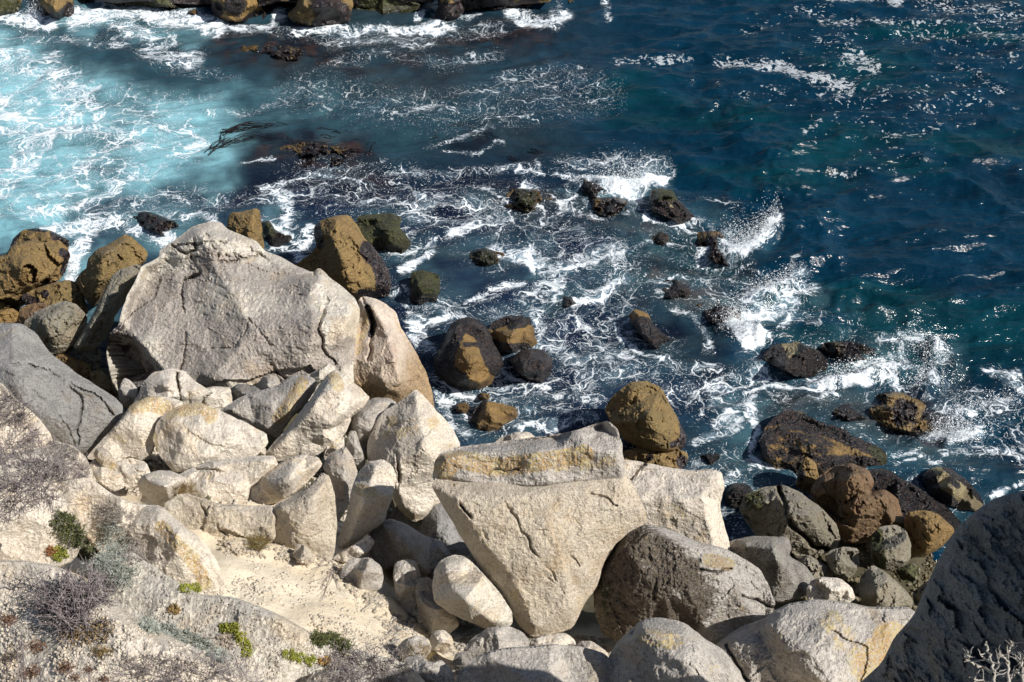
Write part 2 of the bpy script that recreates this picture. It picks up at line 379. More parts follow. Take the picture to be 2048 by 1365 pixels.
    if ridges:
        cv, ce, cf, cvo, _, _ = delaunay_2d_cdt([Vector(q) for q in cpts], ced, [], 0, 1e-4)
        cv = np.array([tuple(q) for q in cv]); hh = np.zeros(len(cv))
        cpa = np.array(cpts)
        for i, o_ in enumerate(cvo):
            if len(o_): hh[i] = ch_[o_[0]]
            else:
                dq = np.linalg.norm(cpa - cv[i], axis=1); wq = 1/(dq+1)**2; hh[i] = (wq*np.array(ch_)).sum()/wq.sum()
        Hc = np.full(len(P), np.nan)
        for f in cf:
            A_, B_, Cc = cv[f[0]], cv[f[1]], cv[f[2]]
            den = (B_[1]-Cc[1])*(A_[0]-Cc[0]) + (Cc[0]-B_[0])*(A_[1]-Cc[1])
            if abs(den) < 1e-6: continue
            l1 = ((B_[1]-Cc[1])*(P[:, 0]-Cc[0]) + (Cc[0]-B_[0])*(P[:, 1]-Cc[1]))/den
            l2 = ((Cc[1]-A_[1])*(P[:, 0]-Cc[0]) + (A_[0]-Cc[0])*(P[:, 1]-Cc[1]))/den; l3 = 1-l1-l2
            m = (l1 >= -1e-6) & (l2 >= -1e-6) & (l3 >= -1e-6)
            Hc[m] = l1[m]*hh[f[0]] + l2[m]*hh[f[1]] + l3[m]*hh[f[2]]
        bad = np.isnan(Hc); Hc[bad] = 0
    else: Hc = np.zeros(len(P))
    # Laplacian smoothing of facet edges
    if smooth and ridges:
        E = np.array([(x, y) for f in F for x, y in ((f[0], f[1]), (f[1], f[2]), (f[2], f[0]))])
        cnt = np.zeros(len(P)); np.add.at(cnt, E[:, 0], 1)
        for _i in range(smooth):
            s_ = np.zeros(len(P)); np.add.at(s_, E[:, 0], Hc[E[:, 1]])
            Hc = np.where(cnt > 0, 0.4*Hc + 0.6*s_/np.maximum(cnt, 1), Hc)
    ry = rays(P[:, 0], P[:, 1]); rn = ry@n_
    s0 = ((P0-CAM)@n_)/rn
    x = np.clip(d/(Dm*k), 0, 1)
    dome = t*(1-(1-x)**2.4)**(1/2.4)
    if cut:
        cg = P.mean(0); e = (P-cg)/(size*0.5); ms_ = size*np.median(s0)/FP; pl_ = np.full(len(P), 9.0)
        ncut = 9 if ang else 6
        for i_ in range(ncut):
            th = (i_ + rng.uniform(-.4, .4))*2*math.pi/ncut; dt = e[:, 0]*math.cos(th) + e[:, 1]*math.sin(th)
            pl_ = np.minimum(pl_, t*(rng.uniform(.9, 1.2) - rng.uniform(.5, 2.0)*cut*np.maximum(dt - rng.uniform(-.1, .5), -.4)))
        hk = (0.02 if ang else 0.08)*t + 1e-4; df = dome - pl_; dome = np.where(df > hk, pl_, np.where(df < -hk, dome, (dome+pl_)/2 - hk/4 - df*df/(4*hk)))
        dome = np.maximum(dome, 0.12*t*x)
    Hh = Hc + dome
    base = CAM + ry*s0[:, None]
    msz = size*np.median(s0)/FP                        # metres across
    q = base + n_*Hh[:, None] + seed*3.1
    fade = sstep(0, 0.12*Dm + 6, d)
    f1 = 1.6/max(msz, 0.25)*fs
    cv1, ce1 = cells(q*f1 + (0.12 if ang else .35)*np.c_[fbm(q*f1*2, 2, seed), fbm(q*f1*2, 2, seed+9), fbm(q*f1*2, 2, seed+5)], seed)
    cv2, ce2 = cells(q*f1*2.9, seed+50)
    cv3, ce3 = cells(q*4.2+0.2*np.c_[fbm(q*9, 2, seed), fbm(q*9, 2, seed+9), fbm(q*9, 2, seed+5)], seed+90)
    det = facet*msz*(0.13*cv1 + 0.035*cv2) + 0.045*cv3
    if ang:
        strat = noise(np.c_[(q@np.array([.35, .2, .91]))*5.5, q[:, 0]*.6, q[:, 1]*.6], seed+33)
        det = facet*msz*(0.30*chips(q*f1*.9, seed) + 0.10*chips(q*f1*2.3, seed+20) + 0.03*cv1) + 0.05*chips(q*4.5, seed+40) + 0.012*cv3
        det += rough*(0.012*msz*fbm(q*f1*1.2, 3, seed+1) + 0.016*fbm(q*3.1, 4, seed+7, 0.6) + 0.016*fbm(q*14, 3, seed+8, 0.7, True) + 0.012*strat)
    else:
        det += 0.03*cv3 + rough*(0.026*msz*fbm(q*f1*1.2, 4, seed+1) + 0.022*fbm(q*3.1, 4, seed+7, 0.6) + 0.020*fbm(q*14, 3, seed+8, 0.65, True))
    Hh = Hh + det*(0.25 + 0.75*fade)
    for cr in cracks:
        pl, wd, dp = cr
        pj = P + np.c_[fbm(np.c_[P/22, np.zeros(len(P))], 3, seed+3), fbm(np.c_[P/22, np.zeros(len(P))+9], 3, seed+4)]*7
        Hh -= 1.3*dp*sstep(-.4, .25, fbm(np.c_[P/38, np.full(len(P), seed*1.)], 2, seed+6))*sstep(1.0, 0.0, poly_dist(pj, pl)/max(3.2, wd*.75))
    Vf = CAM + ry*(s0 + Hh/rn)[:, None]
    # sides and back: run away from the eye and draw in
    b_idx = np.full(nb, -1)
    for i, o_ in enumerate(vo):
        for kk in o_:
            if kk < nb: b_idx[kk] = i
    b_idx = [int(i) for i in b_idx if i >= 0]
    T = msz*0.55*thick; cen3 = Vf[b_idx].mean(0); ring = Vf[b_idx]; rr = ry[b_idx]
    V = [Vf]; faces = list(F); prev = list(b_idx); base_i = len(Vf)
    down = np.array([0, 0, -1.0])
    for (sh, dpt) in ((0.995, 0.10), (0.96, 0.35), (0.86, 0.7), (0.6, 1.0)):
        rg = ring*sh + cen3*(1-sh) + rr*T*dpt*0.8 + down*T*dpt*0.35*(1-sh)*2
        rg = rg + (fbm(rg*2+seed, 3, seed)*0.05*msz*dpt)[:, None]*rr
        V.append(rg); cur = list(range(base_i, base_i+len(rg))); base_i += len(rg); m = len(cur)
        for i in range(m):
            j = (i+1) % m
            faces.append((prev[i], prev[j], cur[j], cur[i]))
        prev = cur
    V.append(np.mean(V[-1], 0)[None] + np.array([[0, 0.2, -0.3]])*T*0.3)
    for i in range(len(prev)): faces.append((prev[i], prev[(i+1) % len(prev)], base_i))
    V = np.concatenate(V)
    o = mesh_obj(name, V, faces, MATS[mat] if isinstance(mat, str) else mat, parent, smooth=False)
    pc = np.zeros((len(V), 4))
    pc[:len(P)] = paint(P, Vf, p or {})
    zz = V[:, 2]
    if mus is not None:
        mm = sstep(mus + 0.25, mus - 0.35, zz + 0.5*fbm(V*1.7, 3, seed)); pc[:, 1] = np.maximum(pc[:, 1], mm)
    vattr(o, 'paint', pc)
    bm = bmesh.new(); bm.from_mesh(o.data); bmesh.ops.recalc_face_normals(bm, faces=bm.faces); bm.to_mesh(o.data); bm.free()
    tag(o, label, cat, group)
    ROCKS.append(o)
    if wat or zz.min() < 0.05:
        low = V[(np.abs(V[:, 2]) < 0.12)]
        if len(low) > 4: SHORE.append(low[::max(1, len(low)//60), :2])
    return o
# ================================================================== ground under everything
def grid_faces(nr, nc):
    i = np.arange(nr-1)[:, None]*nc + np.arange(nc-1)[None]; i = i.ravel()
    return np.stack([i, i+nc, i+nc+1, i+1], -1)
def ground_material():
    t = NT('sand_and_rubble'); pos = t.n('NewGeometry').outputs['Position']; z = t.sep(pos)[2]
    n1 = t.noise(pos, 1.1, 5, 0.6, 0.5).outputs['Fac']; n2 = t.noise(pos, 9, 6, 0.7).outputs['Fac']; n3 = t.noise(pos, 60, 3, 0.7).outputs['Fac']
    col = t.mix(t.step(n1, 0.4, 0.62), (0.66, 0.56, 0.41), (0.70, 0.62, 0.48))
    col = t.mix(t.math('MULTIPLY', t.step(n2, 0.55, 0.7), 0.5), col, (0.42, 0.32, 0.20))
    col = t.mix(t.math('MULTIPLY', t.step(n3, 0.6, 0.72), 0.5), col, (0.25, 0.2, 0.14))
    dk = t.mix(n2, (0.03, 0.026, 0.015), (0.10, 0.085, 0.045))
    col = t.mix(t.step(t.math('ADD', z, n1), 3.9, 3.0), col, dk)  # low ground coloured dark: wet rubble, and shade put into the gaps
    b = t.n('Bump'); b.inputs['Strength'].default_value = 0.6; b.inputs['Distance'].default_value = 0.06
    t.l(t.math('ADD', n2, t.math('MULTIPLY', n3, 0.3)), b.inputs['Height'])
    p = t.n('BsdfPrincipled'); t.l(col, p.inputs['Base Color']); p.inputs['Roughness'].default_value = 0.95; t.l(b.outputs[0], p.inputs['Normal'])
    t.l(p.outputs[0], t.out.inputs[0]); return t.m
GU, GV = np.meshgrid(np.arange(-330, 2400, 9.0), np.arange(330, 1705, 9.0))
sand_poly = [(330, 985), (560, 1015), (720, 1085), (770, 1190), (830, 1290), (760, 1330), (560, 1250), (440, 1180), (330, 1050)]
inn = inside(np.c_[GU.ravel(), GV.ravel()], sand_poly)
dsp = poly_dist(np.c_[GU.ravel(), GV.ravel()], sand_poly + sand_poly[:1]); dsp = np.where(inn, 0, dsp)
sink = 0.75*sstep(0, 60, dsp).reshape(GU.shape) + 1.3*sstep(130, 30, np.hypot(GU-900, GV-1010)) + 0.8*sstep(120, 30, np.hypot(GU-900, GV-1190))
Z = gz(GU, GV)
Z = Z - sink - 0.15
mk = sstep(930, 990, GV)*sstep(1150, 1050, GU); Z = Z*(1-mk) + np.maximum(Z, 0.35)*mk
mk = sstep(130, 80, np.hypot((GU-1700)*.6, GV-1150)); Z = Z*(1-mk) + np.maximum(Z, 0.3)*mk
Z = np.where(GV < 520, -1.2, Z); Z = np.minimum(Z, np.where(GV < 620, 0.2 - (620-GV)*0.01, 99))
G = at_z(GU, GV, Z).reshape(-1, 3)
G[:, 2] += 0.16*fbm(G*0.9, 4, 3) + 0.08*fbm(G*[3, 3, 1], 4, 5, .6)
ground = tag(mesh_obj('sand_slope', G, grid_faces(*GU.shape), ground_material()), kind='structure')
sb = np.array([(-120, -5, -2.2), (140, -5, -2.2), (140, 160, -2.2), (-120, 160, -2.2)], float)
tag(mesh_obj('seabed', sb, [(0, 1, 2, 3)], MATS['darkb']), kind='structure')

# ================================================================== rocks, far to near
# --- far shore reef (top edge)
g = 'rocks of the reef along the top edge'
rock('reef_rock', 'dark weedy reef rock at the far left of the top edge', [(-60,-40),(30,-50),(45,-5),(38,22),(20,32),(-60,36)], 'brown', 55, wat=True, t=.8, mus=.9, group=g, p={'A': [(10,10,40)]}, cat='reef rock')
rock('reef_rock', 'rounded brown mussel rock with foam falling past it, second along the top left edge', [(78,-45),(135,-45),(148,5),(150,28),(118,40),(88,38),(72,20),(74,0)], 'brown', 55, wat=True, t=1.0, mus=1.1, group=g, cat='reef rock')
rock('reef_rock', 'low dark crusted reef rock between white water at the upper left edge', [(150,-50),(180,-50),(190,0),(182,16),(160,14)], 'brown', 55, wat=True, t=.6, mus=1.2, group=g, cat='reef rock')
rock('reef_rock', 'long black and green weed-covered reef shelf along the top left', [(205,-60),(430,-60),(435,12),(380,20),(300,16),(240,14),(205,4)], 'brown', 60, wat=True, t=1.0, mus=1.5, group=g, p={'A': [(300,0,60),(390,5,30)], 'M': [(250,0,60),(420,0,60)]}, cat='reef rock')
rock('reef_rock', 'golden brown lumpy reef rock jutting down into the foam at top', [(420,-60),(510,-60),(520,8),(535,30),(528,42),(500,50),(465,45),(432,38),(424,15)], 'ochre', 55, wat=True, t=1.4, mus=.5, group=g, p={'M': [(470,8,28),(500,48,18),(430,20,20)]}, cat='reef rock')
rock('reef_rock', 'small round ochre stone below the reef shelf near the top', [(376,22),(390,18),(397,26),(392,34),(379,32)], 'ochre', 55, wat=True, t=.5, mus=.2, sp=2, group=g, cat='reef rock')
rock('reef_rock', 'brown angular reef rock with bare ochre left face beside a foam gap', [(575,30),(595,10),(610,-60),(690,-60),(705,10),(700,48),(660,62),(620,58),(590,50)], 'brown', 55, wat=True, t=1.5, mus=.4, group=g, p={'M': [([(650,5),(680,40)],34),([(640,50),(690,55)],20)]}, cat='reef rock')
rock('reef_rock', 'green weed-covered reef slab sloping into the water at top', [(705,-60),(835,-60),(840,15),(815,30),(760,36),(720,26),(700,8)], 'brown', 50, wat=True, t=.6, group=g, p={'A': [([(730,5),(820,12)],60)], 'M': [(740,-10,30)]}, cat='reef rock')
rock('reef_rock', 'dark mussel-crusted reef rock right of the green slab', [(878,-60),(925,-60),(930,20),(915,38),(885,46),(868,40),(876,10)], 'brown', 60, wat=True, t=1., mus=1.2, group=g, cat='reef rock')
rock('reef_rock', 'narrow upright bare tan rock standing on the top edge', [(925,-60),(950,-60),(952,8),(944,27),(932,26),(925,8)], 'brown', 65, wat=True, t=.7, group=g, cat='reef rock', sp=2.2)
rock('reef_rock', 'low tan and black reef ledge at the right end of the row', [(958,-60),(1050,-60),(1075,5),(1060,14),(1010,20),(980,28),(962,20)], 'brown', 50, wat=True, t=.8, mus=.4, group=g, p={'M': [(970,5,25),(1040,0,20)]}, cat='reef rock')
rock('reef_rock', 'flat pale tan rock tip just touching the top edge right of the reef', [(1110,-60),(1190,-60),(1180,2),(1150,8),(1118,6)], 'brown', 40, wat=True, t=.4, group=g, cat='reef rock')
rock('reef_rock', 'tiny dark rock tip on the top edge amid open blue water', [(1452,-40),(1485,-40),(1480,2),(1460,4)], 'brown', 40, wat=True, t=.3, mus=.5, group=g, cat='reef rock', sp=2.2)

rock('reef_ledge', 'long jagged brown ledge backing the reef rocks along the top edge', [(185,-80),(880,-80),(872,8),(830,2),(800,10),(740,16),(690,12),(640,22),(600,12),(560,4),(530,14),(480,24),(420,10),(350,8),(280,2),(230,8),(190,0)], 'brown', 60, a=(500,20,.1), t=1.2, mus=.5, cat='reef ledge', ang=True, rough=3, facet=.5, p={'L': [(480,0,40),(690,0,30)], 'A': [(760,0,50)], 'M': [([(200,0),(860,0)],40,.55)]})
rock('reef_ledge', 'short dark ledge behind the reef right of the white gap', [(870,-80),(1120,-80),(1105,4),(1060,8),(1000,14),(950,20),(900,14),(878,4)], 'brown', 60, a=(960,18,.1), t=1.0, mus=.5, cat='reef ledge', ang=True, rough=3, facet=.5, p={'M': [([(880,0),(1000,0)],40,.8)]})
# --- rocks barely awash
g6 = 'reef patches awash between the boulders and open water'
for o_, lb, k_ in (([(1000,392),(1030,380),(1075,384),(1098,400),(1080,418),(1040,425),(1012,410)], 'green-brown reef patch awash in the middle of the lace foam', 'A'),
    ([(268,432),(300,428),(345,446),(362,468),(335,478),(290,455)], 'dark mussel strip awash just behind the giant pale boulder', 'M'),
    ([(1150,372),(1172,362),(1205,372),(1218,392),(1185,398),(1160,388)], 'dark hump at the left foot of the farthest breaking wave', 'M'),
    ([(1400,470),(1440,468),(1470,500),(1460,530),(1425,520),(1405,495)], 'purple-black reef patch under the left edge of the small splash', 'M'),
    ([(1300,470),(1335,462),(1350,480),(1330,495),(1305,490)], 'small brown reef patch below the farthest weedy rock', 'L'),
    ([(1190,400),(1240,398),(1265,425),(1225,440),(1195,425)], 'faint purple-brown patch below the farthest breaking wave', 'M'),
    ([(1395,610),(1440,600),(1480,625),(1470,655),(1425,650)], 'mussel patch just left of the largest breaking wave', 'M'),
    ([(1640,690),(1700,685),(1760,700),(1740,722),(1680,715)], 'flat black reef tongue right of the pale-knobbed rock', 'M'),
    ([(1740,800),(1800,790),(1850,815),(1870,850),(1820,868),(1760,845)], 'purple reef hump in the surf behind the broad mussel reef rock', 'M'),
    ([(1660,815),(1720,808),(1750,830),(1710,845),(1670,838)], 'small purple reef hump touching the far side of the broad mussel reef rock', 'M'),
    ([(930,515),(965,500),(1000,510),(990,530),(950,535)], 'small green reef patch awash in the foam channel', 'A'),
    ([(560,300),(600,285),(660,290),(700,310),(660,335),(590,330)], 'broad dark reef patch at the surface between the kelp mats', 'M'),
    ([(470,95),(540,88),(600,100),(640,112),(580,125),(500,118)], 'blackish reef patch awash below the golden reef rock', 'M')):
    cx_ = sum(q[0] for q in o_)/len(o_); cy_ = sum(q[1] for q in o_)/len(o_)
    o_ = [(cx_ + (q[0]-cx_)*1.35, cy_ + (q[1]-cy_)*1.25) for q in o_]
    rock('awash_rock', lb, o_, 'ochre' if k_ == 'L' else 'brown', 9, a=(cx_, cy_, -.07), t=.34, k=1.0, rough=3.0, mus=(.12 if k_ == 'M' else None), p={k_: [(cx_, cy_, 45, .6 if k_ == 'M' else .55)], 'M': [(cx_, cy_, 40, .62 if k_ != 'L' else .5)]}, group=g6, cat='reef rock', thick=.3)
# --- left group at the water
rock('shore_boulder', 'cap boulder fringed with mussels behind the far left brown boulder', [(18,500),(26,476),(48,459),(70,457),(100,462),(122,472),(140,482),(136,505),(120,520),(30,515)], 'brown', 50, a=(80,515,.5), t=.5, p={'M': [([(18,492),(30,466)],13),([(60,456),(90,459)],7),([(112,470),(142,484)],14)]}, group='brown boulders at the waterline')
rock('shore_boulder', 'large smooth brown boulder at the far left edge of the waterline', [(-60,520),(8,510),(22,492),(60,482),(95,486),(118,480),(132,496),(140,512),(136,530),(128,548),(118,562),(95,568),(80,572),(60,590),(20,640),(-60,660)], 'brown', 48, a=(40,600,.3), t=.9, ridges=[[(10,520,.1),(60,540,.5),(110,545,.3)]], p={'M': [([(125,505),(138,515),(128,545)],10)], 'G': [(100,520,40)]}, group='brown boulders at the waterline', cracks=[([(70,545),(88,560),(80,575)],3,.08)])
rock('shore_boulder', 'flat brown boulder with the shade of a hollow painted on, left of the big leaning slab', [(42,592),(65,580),(100,567),(135,560),(160,568),(168,592),(178,630),(120,640),(60,625)], 'brown', 42, a=(100,610,.6), t=.4, p={'M': [([(50,596),(70,605)],12),(90,588,10)]}, group='brown boulders at the waterline')  # dark mussel colour paints the shade of hollows that are not modelled
rock('shore_boulder', 'low reddish brown stone behind the faceted grey boulder at left', [(34,645),(40,615),(75,605),(100,608),(105,640),(70,670),(45,672)], 'wetred', 45, a=(70,650,.8), t=.3, group='brown boulders at the waterline')
rock('shore_boulder', 'small olive stone at the left edge under the large brown boulder', [(-40,630),(5,620),(26,617),(38,626),(36,642),(12,652),(-40,660)], 'ochre', 45, a=(10,650,.8), t=.3, group='brown boulders at the waterline')
rock('shore_boulder', 'faceted olive-grey cube boulder with dark left face', [(47,645),(72,624),(100,610),(130,602),(152,608),(166,622),(175,636),(170,658),(150,690),(126,706),(100,709),(86,694),(66,674)], 'olive', 40, a=(105,705,1.0), t=.15, k=.5, ridges=[[(66,636,.1),(84,640,.55),(100,668,.5),(112,700,.15)],[(84,640,.55),(130,612,.35),(164,630,.2)]], group='brown boulders at the waterline', facet=.6)
rock('shore_boulder', 'upright golden brown boulder beside foam left of the giant pale boulder', [(149,562),(160,545),(172,537),(178,515),(195,500),(225,485),(250,469),(263,474),(282,490),(296,505),(290,525),(268,540),(245,560),(215,580),(197,603),(186,616),(172,602),(160,582)], 'brown', 50, a=(190,612,.6), t=.55, ridges=[[(176,525,.1),(205,510,.6),(250,480,.35)],[(205,510,.6),(200,560,.7),(186,605,.2)]], group='brown boulders at the waterline')
rock('leaning_slab', 'long narrow tan slab leaning down beside the giant pale boulder', [(146,694),(165,665),(190,620),(210,580),(225,550),(240,540),(270,530),(290,534),(272,555),(250,580),(232,610),(224,640),(212,665),(200,690),(182,703),(155,701)], 'olive', 38, yaw=10, a=(170,698,1.3), t=.3, k=.6, ridges=[[(160,690,.1),(215,600,.3),(250,550,.2)]], cat='slab', facet=.6, p={'G': [([(240,540),(280,535)],20)]})
for (o_, lb, m_) in (([(85,735),(120,705),(180,728),(183,752),(160,768),(120,760)], 'olive stone deep in the dark gap below the faceted cube boulder', 'ochre'),
                 ([(178,745),(200,738),(222,760),(240,800),(215,812),(190,785)], 'small olive stone at the bottom of the shaded gap beside the dark grey boulder', 'ochre'),
                 ([(120,700),(165,690),(205,700),(200,740),(150,740)], 'shaded boulder wedged under the long leaning slab', 'olive')):
    rock('gap_stone', lb, o_, m_, 40, a=(o_[0][0]+40, max(q[1] for q in o_), .6), t=.25, group='stones in the shaded gap at left', cat='stone')

rock('brown_pillar_rock', 'flat-topped brown rock standing behind the giant pale boulder', [(452,470),(455,440),(462,425),(490,423),(512,416),(520,420),(523,450),(530,500),(500,520),(460,500)], 'brown', 62, a=(490,500,.6), t=.3, ridges=[[(470,430,.2),(505,430,.5),(512,500,.5)]], cat='boulder', facet=.6, p={'A': [(530,470,10)]})
rock('weedy_rock', 'dark weedy rock low in the foam between the two brown boulders', [(520,445),(538,440),(552,462),(585,470),(590,490),(560,500),(528,492)], 'darkb', 25, wat=True, t=.35, mus=.8, p={'A': [(535,460,22)], 'M': [(560,480,40)]})
rock('weedy_rock', 'green weed-draped rock just behind the tall brown peaked boulder', [(712,434),(745,428),(780,424),(805,432),(800,455),(822,485),(815,500),(790,515),(768,520),(745,498),(722,470)], 'darkb', 30, wat=True, t=.55, p={'A': [([(730,440),(790,470)],70,1.3)], 'M': [(790,510,25),(780,440,20)]}, rough=1.6)
rock('peaked_boulder', 'tall peaked golden brown boulder with mussels down its right side', [(588,532),(620,510),(634,492),(627,470),(628,452),(642,438),(675,430),(698,430),(712,445),(725,470),(745,490),(765,520),(780,545),(783,572),(778,590),(750,598),(720,605),(690,590),(650,570),(610,555)], 'brown', 50, a=(740,597,.0), t=.25, k=.5, facet=.5,
     ridges=[[(640,500,.0),(660,470,.8),(672,440,.6)],[(660,470,.8),(680,520,1.3),(700,585,.8)],[(672,440,.6),(720,490,.9),(765,570,.4)]], cracks=[([(632,505),(650,480),(668,462)],6,.15),([(685,525),(690,560),(705,580)],3,.08)], p={'M': [([(738,500),(768,540),(772,585)],22,1.1),([(632,445),(640,490)],10),([(722,585),(760,592)],8)]})  # left mussel stroke paints the dark shading of the notch
rock('weedy_rock', 'small block capped with green weed alone in the swirling foam', [(819,560),(824,544),(850,541),(879,550),(881,580),(874,605),(860,619),(840,613),(820,602)], 'darkb', 42, wat=True, t=.55, k=.6, p={'A': [([(835,555),(862,565)],34,1.4)], 'M': [([(835,600),(865,595)],30)]}, rough=1.5)
rock('mussel_rock', 'wet ochre boulder in a thick dark mussel collar, largest of the offshore trio', [(866,728),(878,690),(893,665),(905,646),(935,633),(956,640),(975,660),(986,690),(1000,712),(1004,732),(990,750),(984,766),(960,776),(930,780),(895,766),(868,752)], 'ochre', 45, wat=True, t=.75, ridges=[[(920,660,.3),(935,700,.55),(940,750,.35)],[(935,700,.55),(975,725,.5)]], p={'M': [([(905,655),(882,705),(880,745),(910,770)],32,1.2),([(925,640),(965,665),(985,700),(995,735)],21,1.2),([(930,690),(960,690),(975,730)],6,.8)]}, rough=1.5, group='mussel-crusted rocks in the surf')
rock('mussel_rock', 'tan-topped rock right behind the largest mussel-collared boulder', [(976,662),(985,645),(1005,636),(1035,630),(1060,638),(1068,668),(1076,688),(1060,697),(1020,708),(995,706),(978,685)], 'ochre', 40, wat=True, t=.55, p={'M': [([(985,650),(1030,633),(1060,640)],12,1.2),([(985,690),(1015,700),(1050,697)],13,1.2),([(1020,655),(1050,650)],6)]}, rough=1.3, group='mussel-crusted rocks in the surf')
rock('mussel_rock', 'smallest black mussel-covered rock of the offshore trio', [(1020,722),(1035,706),(1055,698),(1088,700),(1106,720),(1102,746),(1085,767),(1060,762),(1032,745)], 'ochre', 35, wat=True, t=.55, mus=2, p={'M': [(1060,732,50,1.2)], 'L': [(1045,720,8)]}, rough=2, group='mussel-crusted rocks in the surf')
rock('surf_boulder', 'small glistening ochre boulder in foam just off the pale rocks', [(942,842),(948,820),(965,803),(1000,805),(1030,816),(1037,832),(1012,850),(1000,866),(972,873),(948,863)], 'ochre', 40, wat=True, t=.5, p={'M': [([(965,804),(947,825),(945,850)],11)]}, group='wet boulders offshore')
rock('surf_boulder', 'tiny half-sunk brown stone left of the small ochre boulder', [(906,826),(914,808),(930,804),(939,812),(936,828),(918,836)], 'ochre', 25, wat=True, t=.25, sp=2.2, group='wet boulders offshore')
rock('surf_boulder', 'tiny half-sunk brown stone above the small ochre boulder', [(955,796),(962,785),(978,788),(980,798),(966,802)], 'ochre', 25, wat=True, t=.2, sp=2.2, group='wet boulders offshore')
rock('surf_boulder', 'low brown ledge under the tall egg-shaped brown boulder', [(1240,905),(1290,890),(1340,893),(1374,905),(1376,925),(1360,945),(1250,950)], 'brown', 40, a=(1310,940,.2), t=.3, p={'M': [(1365,925,16),(1300,915,10,.8)]}, group='wet boulders offshore')
rock('surf_boulder', 'tall egg-shaped brown boulder behind the pale lichened slab', [(1207,818),(1228,790),(1263,765),(1296,762),(1322,776),(1342,812),(1362,850),(1374,872),(1368,895),(1340,906),(1290,902),(1250,882),(1222,848)], 'brown', 46, a=(1300,903,.3), t=.75, ridges=[[(1265,780,.3),(1300,840,.7),(1330,900,.3)]], p={'M': [([(1372,850),(1372,900)],16),([(1345,890),(1365,880)],8)]}, group='wet boulders offshore', facet=.7)
rock('mussel_rock', 'farthest rock in the surf, weedy with a bare tan patch on its side', [(1299,395),(1304,380),(1322,376),(1345,382),(1358,400),(1385,428),(1402,446),(1380,458),(1350,446),(1325,434),(1302,424)], 'yellow', 38, wat=True, t=.6, mus=.1, p={'A': [([(1310,385),(1345,390)],16)], 'M': [([(1312,395),(1330,428),(1390,448)],17,1.2),([(1350,395),(1390,440)],17,1.2)]}, rough=2, group='mussel-crusted rocks in the surf')
rock('mussel_rock', 'purple-black rock awash in the middle of the surf', [(1305,575),(1325,560),(1355,558),(1385,575),(1400,600),(1370,608),(1330,600)], 'ochre', 15, wat=True, t=.28, mus=.6, p={'M': [([(1330,580),(1385,590)],32,1.1)]}, rough=1.5, group='mussel-crusted rocks in the surf')
rock('mussel_rock', 'long black rock with ochre ends slanting through the lacy foam', [(1255,630),(1270,620),(1295,626),(1308,650),(1340,678),(1348,705),(1336,718),(1305,692),(1272,662)], 'ochre', 22, wat=True, t=.35, p={'M': [([(1285,655),(1325,690)],24,1.2)]}, rough=1.6, group='mussel-crusted rocks in the surf')
rock('mussel_rock', 'dark crusted rock with a pale knob at the break of the wave', [(1523,712),(1550,690),(1590,685),(1630,698),(1662,726),(1650,748),(1610,758),(1570,745),(1540,732)], 'yellow', 33, wat=True, t=.75, p={'M': [([(1545,705),(1560,735)],26,1.2),([(1600,735),(1645,730)],30,1.1),([(1605,695),(1630,705)],12)]}, rough=2, group='mussel-crusted rocks in the surf')
rock('mussel_rock', 'faint mussel rock awash left of the slanting black rock', [(1110,605),(1125,592),(1150,596),(1160,610),(1135,618)], 'ochre', 15, wat=True, t=.2, mus=1, rough=1.6, sp=2.5, group='mussel-crusted rocks in the surf')
rock('mussel_rock', 'broad flat reef rock crowded with black mussels, largest at lower right', [(1516,885),(1530,850),(1565,822),(1610,826),(1660,848),(1710,868),(1750,888),(1776,905),(1780,930),(1750,944),(1700,950),(1660,965),(1620,975),(1590,965),(1550,945),(1525,915)], 'ochre', 26, wat=True, t=.45, k=.6, ridges=[[(1560,860,.25),(1640,890,.3),(1740,915,.2)]], p={'M': [([(1540,870),(1620,900),(1600,940)],75,.5),([(1550,830),(1660,860),(1760,900)],20,1),([(1660,930),(1760,935)],25,.9)], 'A': [([(1750,900),(1770,925)],14,.8)]}, rough=2.4, group='mussel-crusted rocks in the surf')
rock('mussel_rock', 'black weedy shelf running right below the broad mussel reef rock', [(1725,940),(1770,935),(1810,960),(1850,985),(1890,1010),(1925,1050),(1900,1080),(1840,1075),(1790,1040),(1745,985)], 'darkb', 28, wat=True, t=.45, mus=1.6, p={'M': [([(1750,950),(1900,1060)],60,1)]}, rough=2.2, group='mussel-crusted rocks in the surf')
rock('mussel_rock', 'small dark weedy rock at the edge of the pale block', [(1446,986),(1465,966),(1495,968),(1512,985),(1500,1008),(1480,1022),(1455,1015)], 'darkb', 35, wat=True, t=.45, mus=1.6, rough=2, p={'M': [(1480,990,50,1.1)]}, group='mussel-crusted rocks in the surf')
rock('mussel_rock', 'low black weed mound left of the broad mussel reef rock', [(1385,920),(1400,908),(1440,906),(1462,920),(1450,938),(1405,940)], 'darkb', 18, wat=True, t=.25, mus=1.6, rough=2, group='mussel-crusted rocks in the surf')
rock('barnacle_boulder', 'yellow barnacled boulder near the shaded cliff with mussels on its left', [(1843,955),(1862,936),(1895,933),(1925,953),(1955,985),(1968,1006),(1960,1026),(1930,1022),(1890,1012),(1860,992)], 'yellow', 40, wat=True, t=.6, ridges=[[(1890,945,.2),(1900,970,.3),(1945,1015,.2)]], p={'M': [([(1850,950),(1868,990),(1900,1012)],20,1.3),([(1895,935),(1945,970)],11,1.1),([(1900,960),(1915,972)],7,1),([(1940,975),(1965,1000)],8,1)]}, rough=1.2)

